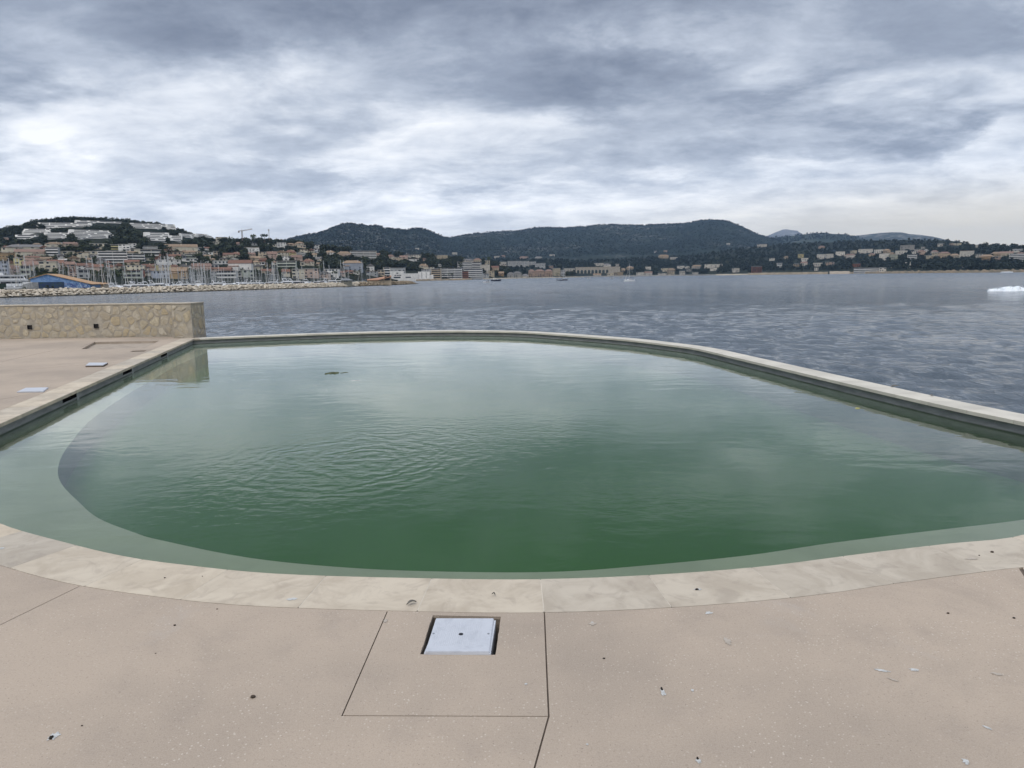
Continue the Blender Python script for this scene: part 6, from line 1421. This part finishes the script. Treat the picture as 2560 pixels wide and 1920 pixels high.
# palms along the seafront
def palm_me(seed):
    rd = random.Random(seed); mb = MB().tube((0, 0, -.05), (.02, 0, .78), .028, .020, 6, 1)
    for i in range(15):
        an = i * 2.4 + rd.uniform(-.2, .2); up = rd.uniform(-.1, .9); pts = []
        for k in range(5): s_ = k / 4; pts.append(Vector((math.cos(an) * .30 * s_, math.sin(an) * .30 * s_, .78 + .20 * up * s_ - .22 * s_ * s_)))
        sd_ = Vector((-math.sin(an), math.cos(an), 0)) * .035
        for k in range(4): a, b = pts[k], pts[k + 1]; wd = (1 - .2 * k); mb.add([a - sd_ * wd, b - sd_ * wd * .8, b, a, a + sd_ * wd, b + sd_ * wd * .8], [(0, 1, 2, 3), (3, 2, 5, 4)], 0)
    me = mb.me('palm_tree'); me.materials.append(M_leaf2); me.materials.append(M_bark); return me
PALMS = [palm_me(i) for i in range(3)]
for x, y, h in [(833, 696, 20), (838, 696, 22), (842, 697, 19), (888, 697, 25), (899, 697, 26), (893, 698, 20), (1123, 698, 20), (1110, 697, 14), (1131, 698, 17), (1395, 692, 12), (1391, 692, 10), (1352, 693, 10), (1374, 693, 12), (1329, 692, 9), (1368, 692, 9), (1541, 693, 13), (1558, 692, 12), (318, 699, 24), (330, 700, 22), (258, 700, 20)]:
    D_ = {True: 560., False: None}[x < 905] or float(np.interp(x, [s_[0] for s_ in SHORE], [s_[1] for s_ in SHORE])) - 4
    p = PD(x, y, D_); o = link('palm_tree', random.choice(PALMS)); hh = h * D_ / F; o.location = p; o.scale = (hh, hh, hh); o.rotation_euler = (0, 0, random.uniform(0, 6)); auto(o, 'palm tree on the waterfront', 'palm', 'palm trees on the waterfront', x, y - h / 2)
# skyline pines of the left hill
n_ = 0; x = -20.
while x < 560:
    i_ = np.interp(x, L1.rpx, L1.rpy); h = random.uniform(9, 14) * (.9 if 360 < x else 1.) * (.62 if 85 < x < 108 else 1)
    if 62 < x < 84: x += 7; continue
    D_ = float(np.interp(azel(x, i_)[0], L1.ra, L1.rd)) - 8; place_tree('round', x, i_ + 1.5, h, D_, 'dark skyline pine on the left hill', random.uniform(.9, 1.35), 'pines along the left skyline'); x += random.uniform(6, 11.)
# more single trees among the houses
HX = [(-10, 800, 612, 690, 130), (800, 1230, 626, 672, 40)]; cnt = 0
for x0, x1, y0, y1, n in HX:
    k = 0; tries = 0
    while k < n and tries < 6000:
        tries += 1; x = random.uniform(x0, x1); y = random.uniform(y0, y1); D_, L = ground(x, y, [L1])
        if D_ is None: continue
        kd = random.choice(('round', 'round', 'round', 'cypress', 'bush', 'umbrella')); h = (random.uniform(6, 10) if kd != 'bush' else random.uniform(3, 5)) * F / D_
        wf = random.uniform(.85, 1.25)
        if not clear(x, y, h, h * .35 * wf): continue
        place_tree(kd, x, y, h, D_, {'round': 'dark round tree', 'umbrella': 'flat umbrella pine', 'cypress': 'slim dark cypress', 'bush': 'dark shrub'}[kd] + ' among the buildings', wf); k += 1
# woods: one mass per hill
def wood(name, L, x0, x1, n, hm, label, m_, ntri, size, yfun, keep=lambda x, y: True, units=6, kinds=('round',), check=True):
    U = [crown_unit(kinds[i % len(kinds)], ntri, size, 900 + i) for i in range(units)]; VV = []; k = 0; tries = 0; r = np.random.default_rng(len(name) + n)
    while k < n and tries < n * 8:
        tries += 1; x = r.uniform(x0, x1); ya, yb = yfun(x)
        if yb <= ya: continue
        y = r.uniform(ya, yb); D_ = L.hit(x, y)
        if D_ is None or not keep(x, y): continue
        h = hm * r.uniform(.7, 1.3); hp = h * F / D_
        if check and not clear(x, y, hp, hp * .3): continue
        p = PD(x, y, D_); an = r.uniform(0, 6.28); ca, sa = math.cos(an), math.sin(an); V = U[r.integers(units)][0]; wf = r.uniform(.9, 1.5)
        VV.append(np.stack([(V[:, 0] * ca - V[:, 1] * sa) * h * wf + p.x, (V[:, 0] * sa + V[:, 1] * ca) * h * wf + p.y, V[:, 2] * h + p.z - .12 * h], -1)); k += 1
    V = np.concatenate(VV); o = link(name, np_mesh(name, V, np.arange(len(V)).reshape(-1, 3)), m_); return tag(o, label, 'woodland', None, 'stuff')
rid = lambda L: (lambda x: float(np.interp(x, L.rpx, L.rpy)))
r1, r2, r3 = rid(L1), rid(L2), rid(L3)
wood('hill_woodland', L1, -60, 1285, 3400, 8.5, 'dark pine woodland covering the left hill between its buildings', M_leaf1, 60, .13, lambda x: (r1(x) + 1, np.interp(x, [-60, 560, 800, 1285], [628, 652, 672, 690])))
wood('skyline_woodland', L1, -60, 760, 420, 8., 'dense row of pines closing the skyline of the left hill', M_leaf1, 90, .12, lambda x: (r1(x) + .3, r1(x) + 2.2), check=False)
wood('terrace_shrubbery', L1, 20, 540, 1700, 4.6, 'low scrub filling the gaps between the terraced white blocks', M_leaf1, 50, .15, lambda x: (r1(x) + 2, 606))
wood('town_greenery', L1, -60, 900, 420, 4.6, 'scattered garden greenery between the harbour houses', M_leaf2, 60, .13, lambda x: (628, 694))
wood('coastal_woodland', L3, 1180, 2640, 3600, 9., 'dark coastal woodland along the far side of the bay', M_leaf3, 30, .17, lambda x: (r3(x) + .6, np.interp(x, [1180, 1440, 1700, 1900, 2100, 2560], [690, 688, 687, 680, 676, 676])))
wood('mountain_woodland', L2, 700, 1960, 9500, 8.5, 'bluish pine forest on the mountain behind the bay', M_leaf3, 10, .26, lambda x: (r2(x) + .4, r2(x) + 75), check=False, keep=lambda x, y: True)
wood('mountain_woodland', L2, 700, 1960, 900, 10., 'row of treetops along the mountain skyline', M_leaf3, 22, .2, lambda x: (r2(x) + .4, r2(x) + 2.5), check=False)
wood('far_hill_woodland', L5, 1890, 2170, 400, 14., 'scrub woodland on the far hill', M_leaf3, 12, .24, lambda x: (float(np.interp(x, L5.rpx, L5.rpy)) + .4, float(np.interp(x, L5.rpx, L5.rpy)) + 16), check=False)

# ================================================================== haze
mb = MB().box(-11000, 11000, -60, 13600, -9, 760)
m, t = new_mat('sea air'); v_ = t.node('ShaderNodeVolumePrincipled', {'Color': (.44, .66, 1., 1), 'Density': 4.6e-5, 'Anisotropy': 0.})
t.l.new(v_.outputs[0], t.node('ShaderNodeOutputMaterial').inputs[1])
hz = mb.build('haze', m); tag(hz, 'thin bluish sea haze over the bay', 'haze', None, 'stuff')
finish_labels()
